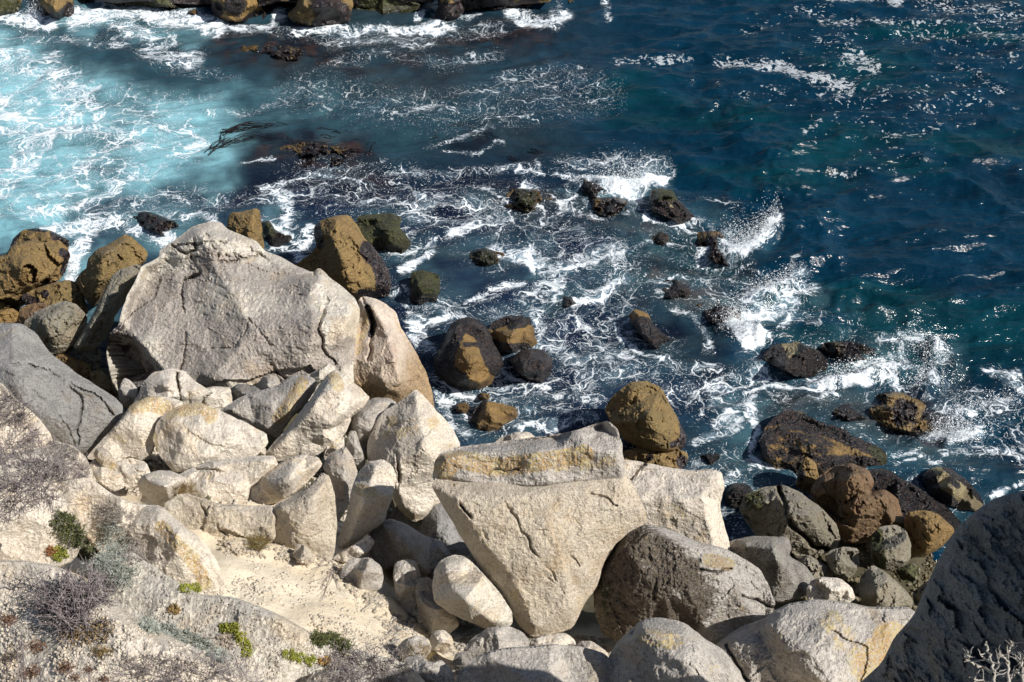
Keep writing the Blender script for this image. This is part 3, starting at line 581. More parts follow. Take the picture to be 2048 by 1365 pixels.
# --- lower right pile
g2 = 'dark boulders piled at the lower right shore'
rock('shore_boulder', 'narrow upright brown stone behind the wet red-brown boulder', [(1590,975),(1598,935),(1612,912),(1632,925),(1640,965),(1625,990)], 'brown', 60, a=(1610,985,.3), t=.3, p={'M': [(1600,950,14)]}, group=g2)
rock('shore_boulder', 'wet red-brown double-lobed boulder, glistening beside the black mussels', [(1618,988),(1632,962),(1650,945),(1680,928),(1702,925),(1736,940),(1749,965),(1742,984),(1768,978),(1796,1000),(1803,1030),(1813,1052),(1770,1070),(1735,1085),(1690,1090),(1668,1060),(1636,1020)], 'wetred', 42, a=(1700,1085,.5), t=.6, ridges=[[(1650,960,.3),(1700,960,.45),(1730,985,.1),(1690,1010,.25)],[(1730,985,.05),(1770,1005,.4),(1785,1040,.4)]], cracks=[([(1744,982),(1715,990),(1690,1005)],6,.15)], rough=1.5, group=g2)
rock('shore_boulder', 'wet golden brown pointed boulder next to the shaded cliff', [(1806,1045),(1815,1024),(1850,1019),(1880,1030),(1913,1060),(1888,1092),(1852,1115),(1822,1115),(1815,1080)], 'ochre', 44, a=(1850,1110,.6), t=.5, ridges=[[(1820,1030,.1),(1868,1045,.6),(1860,1105,.2)]], rough=1.3, group=g2)
rock('shore_boulder', 'large two-part olive boulder split by a deep crooked crack', [(1476,1018),(1488,990),(1525,974),(1570,971),(1602,985),(1640,1015),(1672,1045),(1682,1078),(1672,1100),(1640,1112),(1620,1125),(1590,1115),(1560,1090),(1520,1085),(1495,1052)], 'olive', 42, a=(1600,1115,.8), t=.55, ridges=[[(1510,1010,.4),(1540,1000,.4),(1548,1040,.25)],[(1590,1000,.45),(1640,1060,.5),(1650,1090,.3)]], cracks=[([(1556,975),(1568,1005),(1572,1035),(1596,1060),(1625,1090),(1650,1100)],9,.35),([(1490,1030),(1530,1060),(1545,1080)],6,.12)], p={'A': [(1510,1000,30,.7)], 'G': [([(1600,1010),(1650,1070)],40)]}, group=g2, facet=.6)
rock('shore_boulder', 'round olive boulder with its left side coloured dark for shade in the dark pile', [(1740,1090),(1745,1068),(1762,1053),(1790,1049),(1813,1062),(1823,1088),(1822,1116),(1806,1134),(1776,1142),(1752,1134),(1741,1115)], 'olive', 45, a=(1780,1140,1.2), t=.6, facet=.4, group=g2, p={'A': [([(1752,1070),(1760,1130)],20,.8)]})  # weed colour darkens the left side in place of its shade
rock('shore_boulder', 'teardrop-shaped brown-grey boulder in front of the round olive one', [(1716,1185),(1720,1152),(1745,1130),(1772,1145),(1802,1170),(1828,1202),(1822,1220),(1780,1235),(1730,1225)], 'olive', 45, a=(1770,1228,1.3), t=.45, ridges=[[(1745,1140,.2),(1752,1180,.5),(1755,1225,.3)]], group=g2, facet=.5)
rock('shore_boulder', 'small mossy green stone between the round olive boulder and the cliff', [(1790,1140),(1825,1126),(1842,1138),(1836,1158),(1822,1172),(1800,1158)], 'olive', 45, a=(1820,1170,1.0), t=.25, p={'A': [(1815,1145,28,1)]}, group=g2)
rock('shore_boulder', 'grey-brown block wedged below the split olive boulder', [(1648,1112),(1662,1100),(1690,1094),(1717,1097),(1719,1130),(1706,1152),(1690,1162),(1665,1148)], 'olive', 45, a=(1690,1160,1.2), t=.35, p={'G': [(1685,1125,30,.8)]}, group=g2, facet=.6)
rock('shore_boulder', 'small olive stone poking out beside the wedged grey-brown block', [(1585,1125),(1615,1108),(1642,1125),(1668,1142),(1664,1160),(1630,1168),(1600,1160)], 'olive', 45, a=(1630,1166,1.1), t=.25, group=g2)
rock('shore_boulder', 'dim grey stone in the crevice by the shaded cliff foot', [(1825,1185),(1850,1165),(1880,1150),(1890,1200),(1850,1215),(1828,1212)], 'olive', 45, a=(1850,1212,1.3), t=.3, group=g2)
rock('speckled_boulder', 'dark speckled boulder right of the pale block, above the crusted one', [(1440,1100),(1456,1084),(1500,1073),(1550,1072),(1576,1076),(1583,1095),(1579,1112),(1610,1130),(1632,1162),(1622,1190),(1570,1205),(1520,1205),(1470,1150)], 'spec', 42, a=(1550,1200,1.6), t=.45, ridges=[[(1480,1090,.2),(1545,1100,.35),(1580,1150,.3)]])
rock('lumpy_stone', 'small lumpy pitted stone on top of the big grey speckled boulder', [(1612,1180),(1622,1162),(1642,1153),(1680,1157),(1702,1173),(1712,1198),(1690,1212),(1640,1212),(1616,1206)], 'cream', 45, a=(1660,1210,2.0), t=.3, rough=2, p={'G': [(1680,1165,22)]}, cat='stone')
rock('speckled_boulder', 'big grey speckled boulder with white streaks, against the shaded cliff', [(1430,1290),(1480,1255),(1530,1235),(1552,1218),(1575,1207),(1625,1199),(1690,1203),(1730,1212),(1775,1215),(1815,1213),(1850,1235),(1850,1330),(1800,1440),(1500,1460),(1430,1380)], 'grey', 40, a=(1600,1420,3.9), t=.5, k=.5, ridges=[[(1560,1225,.1),(1640,1250,.45),(1760,1250,.2)],[(1500,1290,.15),(1560,1330,.5),(1640,1370,.5)]], p={'L': [([(1740,1330),(1780,1280)],50,1),([(1660,1240),(1700,1290)],35,.6),(1560,1260,25,.5)], 'G': [([(1600,1340),(1500,1350)],60,.6)]}, rough=1.5, cracks=[([(1455,1290),(1475,1330),(1495,1365)],8,.12)])

# --- the giant pale boulder and its right wall
rock('giant_boulder', 'giant pale grey boulder dominating the left shore with a cracked flat top', 
  [(318,515),(320,500),(345,485),(370,468),(388,453),(420,443),(442,446),(456,460),(482,470),(512,482),(528,502),(560,515),(592,533),(625,545),(640,535),(660,555),(692,580),(712,598),(722,620),(712,680),(706,735),(712,790),(640,800),(560,810),(470,800),(400,770),(345,752),(300,765),(262,780),(240,796),(222,765),(213,712),(220,668),(238,650),(244,622),(254,590),(270,562),(284,532)],
  'white', 24, a=(400,770,2.3), t=.12, k=.10, thick=.6, sp=3.4, smooth=2,
  ridges=[[(240,650,.0),(262,672,.12),(290,700,.1),(330,745,.0)],[(216,705,-1.5),(232,760,-1.9),(244,790,-2.1)],[(275,700,-1.1),(290,745,-1.3)],
          [(350,500,.2),(375,545,-.05),(365,590,.05)],[(400,465,.35),(470,480,.3),(520,500,.15)],[(375,545,.0),(430,530,.18),(480,520,.25),(560,560,.2)],
          [(400,600,.05),(420,690,.08),(370,740,.0)],[(560,650,.25),(600,720,.18),(560,780,-.1)],[(640,560,.3),(680,620,.25),(700,700,-.05)],[(480,640,.2),(300,620,.2)]],
  cracks=[([(345,500),(372,485),(400,492),(425,478),(450,490)],4,.12),([(410,470),(425,500),(455,512)],4,.1),([(460,500),(490,515),(520,510),(545,530)],4,.1),([(330,520),(350,540),(375,535)],4,.1),([(375,540),(360,590),(375,640),(372,690),(362,745)],4,.09),([(345,490),(375,510),(395,500),(385,470)],6,.14),([(385,515),(400,545),(372,560)],7,.2),([(395,515),(430,520),(455,480)],5,.12),
          ([(440,525),(470,520),(500,500),(490,480)],4,.09),([(640,548),(655,600),(640,650),(645,700),(670,730)],6,.13),([(420,700),(470,690),(500,640)],3,.05),([(540,730),(580,770)],5,.12),([(628,540),(632,585),(600,590)],5,.1),([(500,640),(540,690),(600,700)],3,.05),([(470,480),(460,500),(475,515)],4,.1)],
  p={'G': [([(390,690),(480,700),(560,690)],65,1.7),([(300,620),(330,600),(360,590)],50,1.4),([(360,620),(400,540)],25,1.5),([(560,750),(640,740),(690,700)],30,1.4),([(420,520),(520,560),(600,560)],30,.9),([(620,640),(635,700)],20,.8),(600,590,20,1),(562,637,10,1.3),([(225,690),(270,770)],50,1.5)], 'M': [([(222,680),(240,770),(290,760)],60,.42)]}, rough=1.6, facet=.95, seed=14)  # patina and mussel strokes on the left face paint its shade dark
rock('boulder_flank', 'pinkish right flank of the giant boulder stained brown towards the sea', [(690,705),(700,650),(708,610),(722,590),(745,596),(772,611),(792,626),(802,652),(822,682),(838,712),(853,746),(864,780),(868,815),(862,850),(800,850),(740,830),(700,800),(688,760)], 'flank', 48, yaw=18, a=(800,850,.7), t=.35, k=.7, facet=.5, rough=.8,
  ridges=[[(725,600,.1),(722,660,-.05),(712,720,-.1),(722,770,.1)],[(745,610,.3),(780,680,.7),(800,760,.8)]], cracks=[([(728,600),(742,625),(748,655),(740,680),(735,720)],7,.10),([(790,775),(840,755)],4,.08),([(700,690),(708,650),(716,610)],8,.2)], p={'L': [([(735,620),(715,700)],16,.7)], 'M': [([(735,615),(748,650),(742,670)],8,.9)]})
bpy.data.materials
# --- dark grey rock on the left
rock('dark_grey_boulder', 'big fissured dark grey boulder on the left edge, brown along its top', [(-120,650),(0,646),(42,645),(72,665),(102,708),(142,738),(192,772),(230,795),(247,812),(242,850),(208,880),(182,915),(140,920),(60,900),(-120,840)], 'slate', 45, a=(100,905,3.0), t=.35, k=.5, ridges=[[(0,720,.5),(60,720,.4),(140,760,.35),(230,810,.1)],[(60,720,.4),(110,830,.45),(190,870,.1)]],
  cracks=[([(95,740),(140,765),(200,800),(225,830)],4,.1),([(130,765),(165,800),(160,850),(155,890)],3,.07),([(0,735),(50,725),(90,745)],5,.1),([(60,780),(110,810),(150,890)],3,.05)], rough=1.1, facet=.5)
# --- middle rows of pale rubble
g3 = 'pale rubble at the foot of the giant boulder'
rock('rubble_stone', 'small grey leaning stone at the left end of the pale rubble', [(236,780),(248,756),(262,762),(276,778),(270,805),(252,818),(238,802)], 'grey', 50, a=(255,815,2.4), t=.25, group=g3, cat='stone')
rock('rubble_stone', 'white block with square top in the rubble row', [(398,800),(404,778),(430,773),(462,775),(466,812),(460,830),(400,830)], 'cream', 45, a=(430,828,2.5), t=.15, k=.5, ridges=[[(402,790,0),(412,780,.15),(414,820,.2)]], group=g3, cat='stone')
rock('rubble_stone', 'dark grooved wedge stone beside the white block', [(460,778),(475,768),(505,770),(528,785),(520,800),(490,812),(464,820)], 'slate', 55, yaw=-40, a=(490,815,2.5), t=.2, group=g3, cat='stone')
rock('rubble_stone', 'small pale stone with a shaded left side right of the dark wedge', [(513,770),(525,755),(540,748),(556,755),(566,778),(550,790),(522,788)], 'grey', 45, a=(540,788,2.5), t=.3, ridges=[[(530,752,.1),(532,785,.3)]], group=g3, cat='stone')
rock('rubble_stone', 'thin light grey stone tilted against the back of the lichen slabs', [(600,760),(625,745),(645,735),(658,726),(668,732),(674,745),(650,762),(620,775)], 'white', 50, a=(640,768,2.6), t=.2, group=g3, cat='stone')
rock('pale_boulder', 'rounded cream boulder with a vertical notch behind the split slabs', [(262,828),(270,800),(285,765),(305,745),(340,737),(370,743),(388,760),(412,778),(428,785),(404,800),(400,830),(370,850),(300,850)], 'cream', 46, a=(340,845,2.7), t=.45, k=.7, ridges=[[(350,755,.1),(358,790,.0),(364,820,.1)],[(300,775,.2),(335,770,.4)]], cracks=[([(352,752),(358,780),(362,810)],5,.22),([(380,788),(378,812)],4,.12)], facet=.5)
rock('split_slab', 'tan slab with orange lichen left of the broad split slab', [(170,918),(190,895),(212,870),(240,838),(262,808),(298,792),(340,795),(368,806),(352,830),(330,850),(316,882),(300,915),(262,935),(220,930)], 'cream', 42, a=(240,932,3.2), t=.18, k=.5, ridges=[[(190,905,.05),(270,815,.2)]], p={'L': [([(272,812),(300,805),(340,822)],22,1),([(235,870),(250,880)],12,.6),(190,905,10,.7)]}, cracks=[([(250,915),(275,920),(280,940)],4,.12)], cat='slab', facet=.6)
rock('split_slab', 'broad pale slab with lichen along its top in the middle of the rubble', [(304,880),(312,850),(332,826),(362,810),(400,806),(440,820),(482,842),(532,866),(536,888),(510,915),(455,930),(400,938),(350,945),(322,918)], 'cream', 40, a=(350,940,3.4), t=.22, k=.4, ridges=[[(318,865,.1),(345,845,.22),(370,880,.25),(345,930,.15)]], p={'L': [([(360,815),(400,812),(420,830)],22,1),([(308,870),(312,900)],7,.9),([(340,830),(380,825)],16,.6)], 'G': [([(400,850),(500,880)],50,.4)]}, cat='slab', facet=.6)
rock('lichen_slab', 'grey slab with a yellow lichen ridge between rubble and long slab', [(438,822),(470,800),(505,785),(555,772),(582,752),(605,748),(628,756),(634,775),(606,815),(575,850),(556,876),(535,868),(482,842)], 'grey', 42, a=(520,866,2.9), t=.22, k=.5, ridges=[[(470,815,.1),(560,800,.15),(600,765,.35),(625,760,.3)],[(535,860,.15),(585,815,.4),(615,775,.4)]], p={'L': [([(555,840),(580,805),(605,765)],17,1)]}, cat='slab', facet=.5)
rock('lichen_slab', 'long pale slab crossing the rubble diagonally with orange lichen at its upper tip', [(530,908),(548,884),(585,845),(612,810),(635,775),(652,752),(668,741),(692,750),(722,776),(740,796),(722,820),(696,842),(660,862),(630,890),(590,915),(552,925)], 'cream', 44, a=(570,915,3.0), t=.25, k=.4, ridges=[[(545,905,.1),(600,845,.35),(660,762,.4)],[(600,910,.1),(650,860,.25),(715,805,.25)]], p={'L': [([(668,755),(678,772)],15,1.1)]}, cat='slab', facet=.5)
rock('lichen_slab', 'narrow pale slab lying along the lower edge of the long diagonal slab', [(588,890),(600,872),(640,848),(690,828),(704,838),(690,868),(660,895),(632,912),(605,912)], 'cream', 50, a=(615,910,3.1), t=.2, k=.6, ridges=[[(600,880,.1),(690,835,.2)]], cat='slab', facet=.5)
rock('rubble_stone', 'small upright white stone at the lower end of the long slab', [(502,902),(510,885),(524,886),(533,900),(530,918),(508,918)], 'cream', 50, a=(518,918,3.1), t=.15, sp=2.4, group=g3, cat='stone')
rock('pale_boulder', 'dark-topped wedge boulder between the long slab and the pyramid boulder', [(690,860),(700,830),(722,805),(750,796),(780,797),(794,806),(765,840),(742,885),(738,920),(715,925),(698,895)], 'grey', 46, a=(715,920,2.6), t=.3, ridges=[[(712,850,.2),(760,805,.3)],[(712,850,.2),(722,910,.2)]], p={'G': [(730,820,30,1)]})
rock('pyramid_boulder', 'pyramid-shaped pale boulder with mossy lichen, left of the yellow-lichened slab', [(733,925),(738,875),(758,832),(800,802),(832,778),(852,800),(882,830),(908,862),(924,890),(900,960),(880,1010),(860,1035),(828,1045),(795,1020),(775,975)], 'cream', 50, a=(830,1040,2.2), t=.25, k=.4, facet=.6, thick=.7,
  ridges=[[(760,850,.15),(800,880,.6),(850,880,.75),(905,885,.3)],[(832,790,.25),(835,830,.55),(850,880,.75)],[(800,880,.6),(790,960,.5),(800,1010,.3)],[(850,880,.75),(860,960,.3)]], p={'L': [(785,845,18,.8),(865,845,18,.8),([(780,870),(830,860)],18,.6)], 'G': [([(750,900),(800,850)],30,.8)]}, cracks=[([(790,905),(800,950),(795,1000)],6,.15)])
rock('tan_stone', 'small orange-tan stone sheltered under the long slab', [(646,905),(655,885),(678,872),(692,876),(690,895),(668,918),(650,922)], 'cream', 50, a=(660,920,3.0), t=.15, sp=2.6, p={'L': [(670,890,20,.6)]}, cat='stone')
rock('narrow_stone', 'thin upright stone wedged in the crevice left of the pyramid boulder', [(688,895),(698,862),(712,862),(722,895),(732,920),(728,945),(712,932),(700,915)], 'grey', 55, a=(718,942,2.8), t=.2, sp=2.6, cat='stone')
rock('pale_boulder', 'grey-topped stone leaning left of the tall tan stone', [(645,935),(658,908),(690,893),(706,915),(715,940),(712,970),(700,1005),(680,1040),(668,1060),(662,1000),(660,960)], 'grey', 52, a=(685,1050,3.1), t=.2, k=.6, ridges=[[(655,925,.1),(685,925,.25),(690,1000,.15)]], thick=.8)
rock('tan_stone', 'tall tan stone with an orange patch standing beside the dark hollow', [(668,1096),(685,1055),(697,1015),(702,985),(714,948),(738,921),(765,918),(784,930),(794,952),(784,1000),(768,1045),(735,1068),(702,1090),(682,1106)], 'cream', 55, a=(690,1100,3.6), t=.3, k=.6, ridges=[[(690,1080,.1),(730,990,.4),(750,935,.3)]], p={'L': [([(722,980),(742,985)],17,1)], 'G': [([(745,935),(775,940)],25,.7)]}, cat='stone', facet=.7)
rock('rubble_stone', 'small fan of fragments left of the rounded overhung boulder', [(228,925),(262,915),(292,925),(302,948),(282,975),(258,980),(232,965)], 'cream', 45, a=(260,978,3.6), t=.12, group=g3, cat='stone', cracks=[([(255,925),(270,945),(285,950)],3,.08),([(250,950),(275,960)],3,.06)])
rock('rubble_stone', 'flat tan stone under the bright orange-tipped stone', [(178,930),(190,915),(215,935),(245,950),(250,975),(225,985),(195,965)], 'cream', 45, a=(220,980,3.8), t=.12, group=g3, cat='stone')
rock('rubble_stone', 'bright cream stone with an orange tip lying on the left ledge', [(186,910),(192,898),(204,893),(220,905),(233,925),(230,940),(218,943),(200,930)], 'face', 45, a=(218,942,4.0), t=.2, sp=2.4, p={'L': [(226,932,10,1)]}, group=g3, cat='stone')
rock('pale_boulder', 'long pale rock mass lying below the broad split slab', [(345,955),(380,938),(430,922),(500,912),(548,912),(556,930),(530,955),(500,975),(496,1010),(440,1030),(390,1020),(350,990)], 'cream', 42, a=(430,1025,3.7), t=.22, k=.5, cracks=[([(475,965),(490,985),(500,1005)],5,.15),([(390,935),(440,945),(500,930)],4,.08)], rough=1.2)
rock('pale_boulder', 'grey-flanked oval boulder resting above the square cream block', [(496,995),(505,970),(530,945),(565,922),(605,908),(638,914),(646,930),(625,955),(595,985),(560,1005),(520,1014),(502,1010)], 'cream', 46, a=(520,1012,3.7), t=.3, k=.6, ridges=[[(520,985,.1),(580,960,.35),(635,925,.2)]], p={'L': [(600,945,12,.6)], 'G': [([(520,995),(580,975)],20,.8)]}, facet=.6)
rock('cream_wall', 'cream rock wall dropping to the sand left of the square block', [(322,1035),(332,1005),(365,985),(430,1005),(490,1012),(545,1010),(560,1030),(552,1075),(520,1110),(470,1125),(420,1110),(370,1070)], 'face', 52, a=(460,1120,4.1), t=.12, k=.5, rough=1.4, cracks=[([(400,1010),(440,1060),(490,1100)],4,.08)], cat='rock ledge')
rock('square_block', 'square cream block with dark sloping top at the head of the sand', [(537,1030),(552,1008),(590,990),(622,968),(645,944),(660,952),(670,990),(674,1050),(670,1100),(655,1145),(610,1115),(560,1095),(538,1070)], 'face', 58, a=(620,1130,4.0), t=.1, k=.3, ridges=[[(548,1020,.05),(580,1012,.2),(620,1000,.22),(655,960,.1)],[(580,1012,.2),(600,1070,.2)]], p={'G': [([(565,1000),(610,985),(645,955)],17,1.6)], 'L': [([(580,1060),(620,1080)],30,.5)]}, cracks=[([(540,1030),(536,1060)],3,.1)], thick=.6, facet=.6)
rock('pale_boulder', 'rounded boulder overhanging the left ledge with dry grass at its corner', [(274,968),(286,950),(320,940),(345,942),(368,955),(382,975),(378,998),(356,1004),(330,1018),(300,1002),(280,985)], 'cream', 48, a=(320,1015,4.3), t=.35, k=.7, ridges=[[(290,960,.2),(325,975,.35),(322,1010,.0)]], cracks=[([(285,980),(320,990),(325,1010)],4,.1)])
rock('rubble_stone', 'low tan stone at the foot of the tall tan stone by the dry twigs', [(664,1118),(680,1104),(710,1088),(738,1070),(750,1085),(738,1105),(712,1118),(690,1128)], 'cream', 45, a=(700,1126,4.0), t=.15, sp=2.6, group=g3, cat='stone')
rock('white_sand_stone', 'small white stone half buried in the sand below the square block', [(584,1112),(594,1090),(606,1087),(618,1098),(632,1118),(622,1130),(600,1128)], 'face', 45, a=(605,1129,4.35), t=.18, sp=2.2, cat='stone')
rock('hollow_boulder', 'grey boulder half in shadow inside the dark central hollow', [(735,1065),(756,1042),(785,1038),(812,1048),(845,1070),(885,1085),(905,1110),(890,1140),(850,1155),(825,1130),(790,1130),(765,1145),(740,1120)], 'grey', 45, a=(830,1150,3.1), t=.4, k=.7, ridges=[[(760,1055,.15),(800,1065,.4),(830,1130,.2)]], facet=.6, p={'G': [(780,1080,40,.6)]})
rock('hollow_boulder', 'added dark boulder standing in for the black shade deepest in the central hollow behind the leaning triangle', [(775,1050),(795,1005),(850,985),(905,1000),(945,1040),(985,1100),(960,1130),(900,1120),(850,1085)], 'slate', 40, a=(900,1125,1.6), t=.4)  # boulder added to darken the hollow where only shadow lies
rock('rubble_stone', 'rounded grey stone at the edge of the sand among dry twigs', [(680,1148),(688,1130),(706,1117),(740,1115),(762,1132),(768,1155),(762,1178),(735,1185),(705,1175),(684,1164)], 'grey', 48, a=(730,1185,4.1), t=.3, k=.7, group=g3, cat='stone', facet=.6)
rock('rubble_stone', 'upright grey stone, lit on top, standing right of the rounded grey stone', [(785,1150),(790,1125),(815,1118),(832,1122),(842,1150),(838,1190),(826,1228),(808,1225),(792,1195)], 'grey', 58, a=(815,1226,3.8), t=.2, group=g3, cat='stone')
rock('rubble_stone', 'dark upright stone left of the white boulder', [(828,1170),(835,1157),(858,1155),(880,1175),(900,1215),(920,1250),(890,1278),(850,1275),(836,1250)], 'grey', 55, a=(860,1275,3.6), t=.2, group=g3, cat='stone')
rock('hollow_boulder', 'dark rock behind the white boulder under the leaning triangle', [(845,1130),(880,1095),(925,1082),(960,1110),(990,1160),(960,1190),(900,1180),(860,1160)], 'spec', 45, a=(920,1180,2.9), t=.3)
rock('white_boulder', 'clean white rounded triangular boulder left of the great leaning triangle', [(863,1172),(868,1140),(882,1122),(905,1110),(932,1112),(962,1142),(1000,1188),(1024,1224),(1026,1248),(1005,1262),(972,1258),(930,1242),(895,1222),(868,1205)], 'white', 50, a=(960,1260,4.2), t=.35, k=.75, facet=.45, ridges=[[(890,1130,.15),(905,1180,.4),(980,1240,.3)]], p={'L': [(960,1205,10,.3)]}, mar=1)

# --- the leaning triangle and its neighbours
rock('pale_block', 'pale tip of rock showing over the lichened cap by the water', [(985,890),(1000,875),(1030,864),(1058,864),(1075,878),(1060,900),(1000,905)], 'cream', 45, a=(1030,900,1.6), t=.2, cat='boulder')
rock('pale_block', 'large square pale block with flat grey top beside the leaning triangle', [(1225,930),(1250,918),(1292,925),(1370,940),(1430,938),(1444,945),(1450,975),(1440,1012),(1450,1050),(1460,1095),(1470,1150),(1400,1150),(1290,1120),(1240,1040)], 'cream', 62, a=(1380,1150,1.9), t=.1, k=.25, thick=1.3, facet=.5, rough=.9,
  ridges=[[(1240,990,.25),(1300,1005,.35),(1360,1000,.38),(1405,990,.35),(1440,972,.1)],[(1405,990,.35),(1420,1040,.35),(1430,1100,.35)]], p={'G': [([(1260,950),(1410,965)],42,1.3)], 'L': [([(1330,1010),(1370,1040)],30,.5)]}, cracks=[([(1262,960),(1290,928)],3,.08)], cat='boulder')
rock('leaning_triangle', 'great cream triangular boulder leaning point-down in the centre', [(860,970),(872,955),(950,962),(1050,968),(1150,960),(1250,945),(1272,985),(1291,1020),(1296,1045),(1262,1062),(1228,1090),(1206,1130),(1193,1180),(1166,1212),(1146,1256),(1110,1270),(1064,1276),(1036,1250),(998,1190),(950,1118),(912,1058),(882,1010)], 'face', 60, yaw=4, a=(1080,1272,3.9), t=.10, k=.25, thick=1.2, sp=3.0, facet=.16, fs=1.3,
  ridges=[[(885,985,.1),(915,1000,.22),(960,1075,.3),(1020,1150,.32),(1070,1255,.25)],[(915,1000,.22),(1050,990,.2),(1240,975,.15)],[(1020,1150,.32),(1120,1100,.32),(1240,1010,.2)],[(1120,1100,.32),(1140,1220,.22)]],
  cracks=[([(1070,1130),(1100,1165),(1125,1180)],4,.08),([(1130,1100),(1160,1130)],3,.05),([(905,975),(935,1030),(985,1090)],6,.12),([(1010,1000),(1060,1090),(1130,1190)],4,.05),([(1180,985),(1230,1010)],4,.06)], p={'L': [([(940,1060),(1010,1150),(1050,1220)],24,.5)], 'G': [([(1225,975),(1275,1005)],16,.9)]}, rough=1.1, cat='boulder')
rock('lichen_slab', 'long thick slab with a yellow lichen band lying across the top of the leaning triangle', [(866,960),(868,925),(880,905),(905,896),(955,889),(1020,881),(1090,872),(1150,862),(1190,848),(1216,842),(1236,862),(1245,888),(1250,925),(1248,956),(1200,962),(1140,972),(1050,977),(950,972),(895,966)], 'grey', 62, a=(950,972,5.62), t=.1, k=.3, thick=1.1, sp=2.8,
  ridges=[[(878,930,.12),(900,915,.2),(960,905,.18),(1050,905,.18),(1120,900,.12),(1175,895,.14),(1238,905,.1)],[(885,955,.14),(960,965,.2),(1050,970,.2),(1150,960,.15)],[(905,898,-.25),(1000,885,-.3),(1100,872,-.38),(1200,850,-.35)],[(1175,895,.12),(1215,862,-.2)]], p={'L': [([(880,930),(920,920),(990,935),(1080,925),(1170,910)],24,1.15),([(890,950),(900,940)],20,1.1),([(1100,935),(1220,925)],18,.6)], 'G': [([(950,892),(1060,882),(1200,855)],12,1.2)]}, cracks=[([(900,930),(960,945),(1040,940)],4,.06)], rough=1.3, facet=.6, cat='slab')
rock('crusted_boulder', 'big rounded boulder with a dark brown crusted face and pale right shoulder', [(1188,1225),(1188,1180),(1200,1130),(1225,1086),(1255,1060),(1297,1047),(1332,1056),(1380,1078),(1450,1100),(1492,1118),(1522,1140),(1538,1172),(1552,1206),(1546,1226),(1540,1256),(1502,1277),(1450,1290),(1390,1290),(1320,1285),(1250,1292),(1205,1272)], 'crust', 52, yaw=-8, a=(1330,1288,3.6), t=.3, k=.45, sp=3.0, thick=.75,
  ridges=[[(1215,1130,.1),(1250,1100,.35),(1300,1065,.2)],[(1300,1065,.25),(1400,1105,.4),(1465,1150,.5),(1480,1210,.5),(1440,1275,.3)],[(1250,1100,.35),(1330,1180,.35),(1400,1105,.4)],[(1330,1180,.35),(1340,1270,.25)]], cracks=[([(1400,1142),(1440,1144),(1462,1140)],5,.14),([(1480,1190),(1520,1205),(1545,1215)],7,.15),([(1300,1100),(1312,1160),(1305,1200)],8,.04)], p={'G': [([(1230,1120),(1230,1230),(1300,1240),(1290,1110)],85,1.7),([(1350,1120),(1400,1200),(1350,1260)],50,1.7)], 'L': [([(1420,1120),(1455,1130)],18,1.1),(1485,1218,12,.6),([(1270,1090),(1290,1080)],14,.4)], 'A': [([(1210,1170),(1220,1230)],22,.5)]}, rough=2.3, facet=.85)

# --- bottom edge
g4 = 'stones along the bottom edge'
rock('bottom_stone', 'small rounded cream stone at the foot of the white boulder', [(858,1278),(868,1262),(888,1260),(905,1275),(908,1300),(888,1310),(864,1300)], 'cream', 48, a=(885,1308,4.5), t=.18, sp=2.4, group=g4, cat='stone')
rock('bottom_stone', 'grey stone just left of the small rounded cream stone', [(790,1300),(805,1282),(832,1270),(852,1275),(864,1300),(850,1320),(810,1325)], 'grey', 45, a=(830,1322,4.9), t=.18, group=g4, cat='stone')
rock('bottom_stone', 'wide pale grey stone below the gap between white boulder and triangle', [(925,1300),(945,1275),(975,1258),(1010,1250),(1045,1264),(1062,1285),(1050,1305),(985,1318),(940,1318)], 'grey', 45, a=(985,1316,4.6), t=.2, group=g4, cat='stone')
rock('bottom_stone', 'low cream stone under the tip of the leaning triangle', [(1035,1300),(1055,1280),(1095,1268),(1130,1265),(1150,1280),(1155,1305),(1090,1318)], 'cream', 45, a=(1095,1314,4.5), t=.2, group=g4, cat='stone')
rock('bottom_stone', 'small tan wedge stone right of the shaded bottom boulder', [(1148,1300),(1160,1282),(1185,1283),(1215,1305),(1220,1330),(1180,1330)], 'cream', 45, a=(1185,1328,4.6), t=.15, sp=2.4, group=g4, cat='stone')
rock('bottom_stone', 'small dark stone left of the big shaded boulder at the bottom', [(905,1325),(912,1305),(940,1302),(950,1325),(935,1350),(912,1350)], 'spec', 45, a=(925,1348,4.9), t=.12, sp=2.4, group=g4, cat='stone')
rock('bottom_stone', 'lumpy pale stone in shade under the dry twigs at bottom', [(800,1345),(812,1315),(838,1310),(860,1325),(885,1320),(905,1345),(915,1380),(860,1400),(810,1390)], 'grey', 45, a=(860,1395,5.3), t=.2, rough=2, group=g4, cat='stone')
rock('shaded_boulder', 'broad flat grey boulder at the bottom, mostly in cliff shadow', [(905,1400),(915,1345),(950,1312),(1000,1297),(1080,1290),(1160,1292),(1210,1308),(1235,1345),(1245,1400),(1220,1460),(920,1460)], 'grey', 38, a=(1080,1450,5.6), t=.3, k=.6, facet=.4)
rock('lichen_flecked_boulder', 'pale speckled boulder with brown lichen flecks at bottom centre right', [(1200,1380),(1218,1315),(1240,1278),(1282,1240),(1330,1234),(1372,1245),(1412,1280),(1452,1302),(1485,1350),(1505,1420),(1480,1470),(1220,1470)], 'grey', 44, a=(1350,1450,5.5), t=.35, k=.6, ridges=[[(1240,1290,.1),(1290,1262,.35),(1370,1270,.35),(1440,1330,.25)],[(1370,1270,.35),(1380,1340,.35)]], p={'L': [([(1290,1270),(1350,1285)],30,.6),(1420,1340,30,.5)]}, cracks=[([(1382,1300),(1378,1330),(1395,1350)],5,.12),([(1240,1300),(1275,1255)],8,.1)], facet=.6)
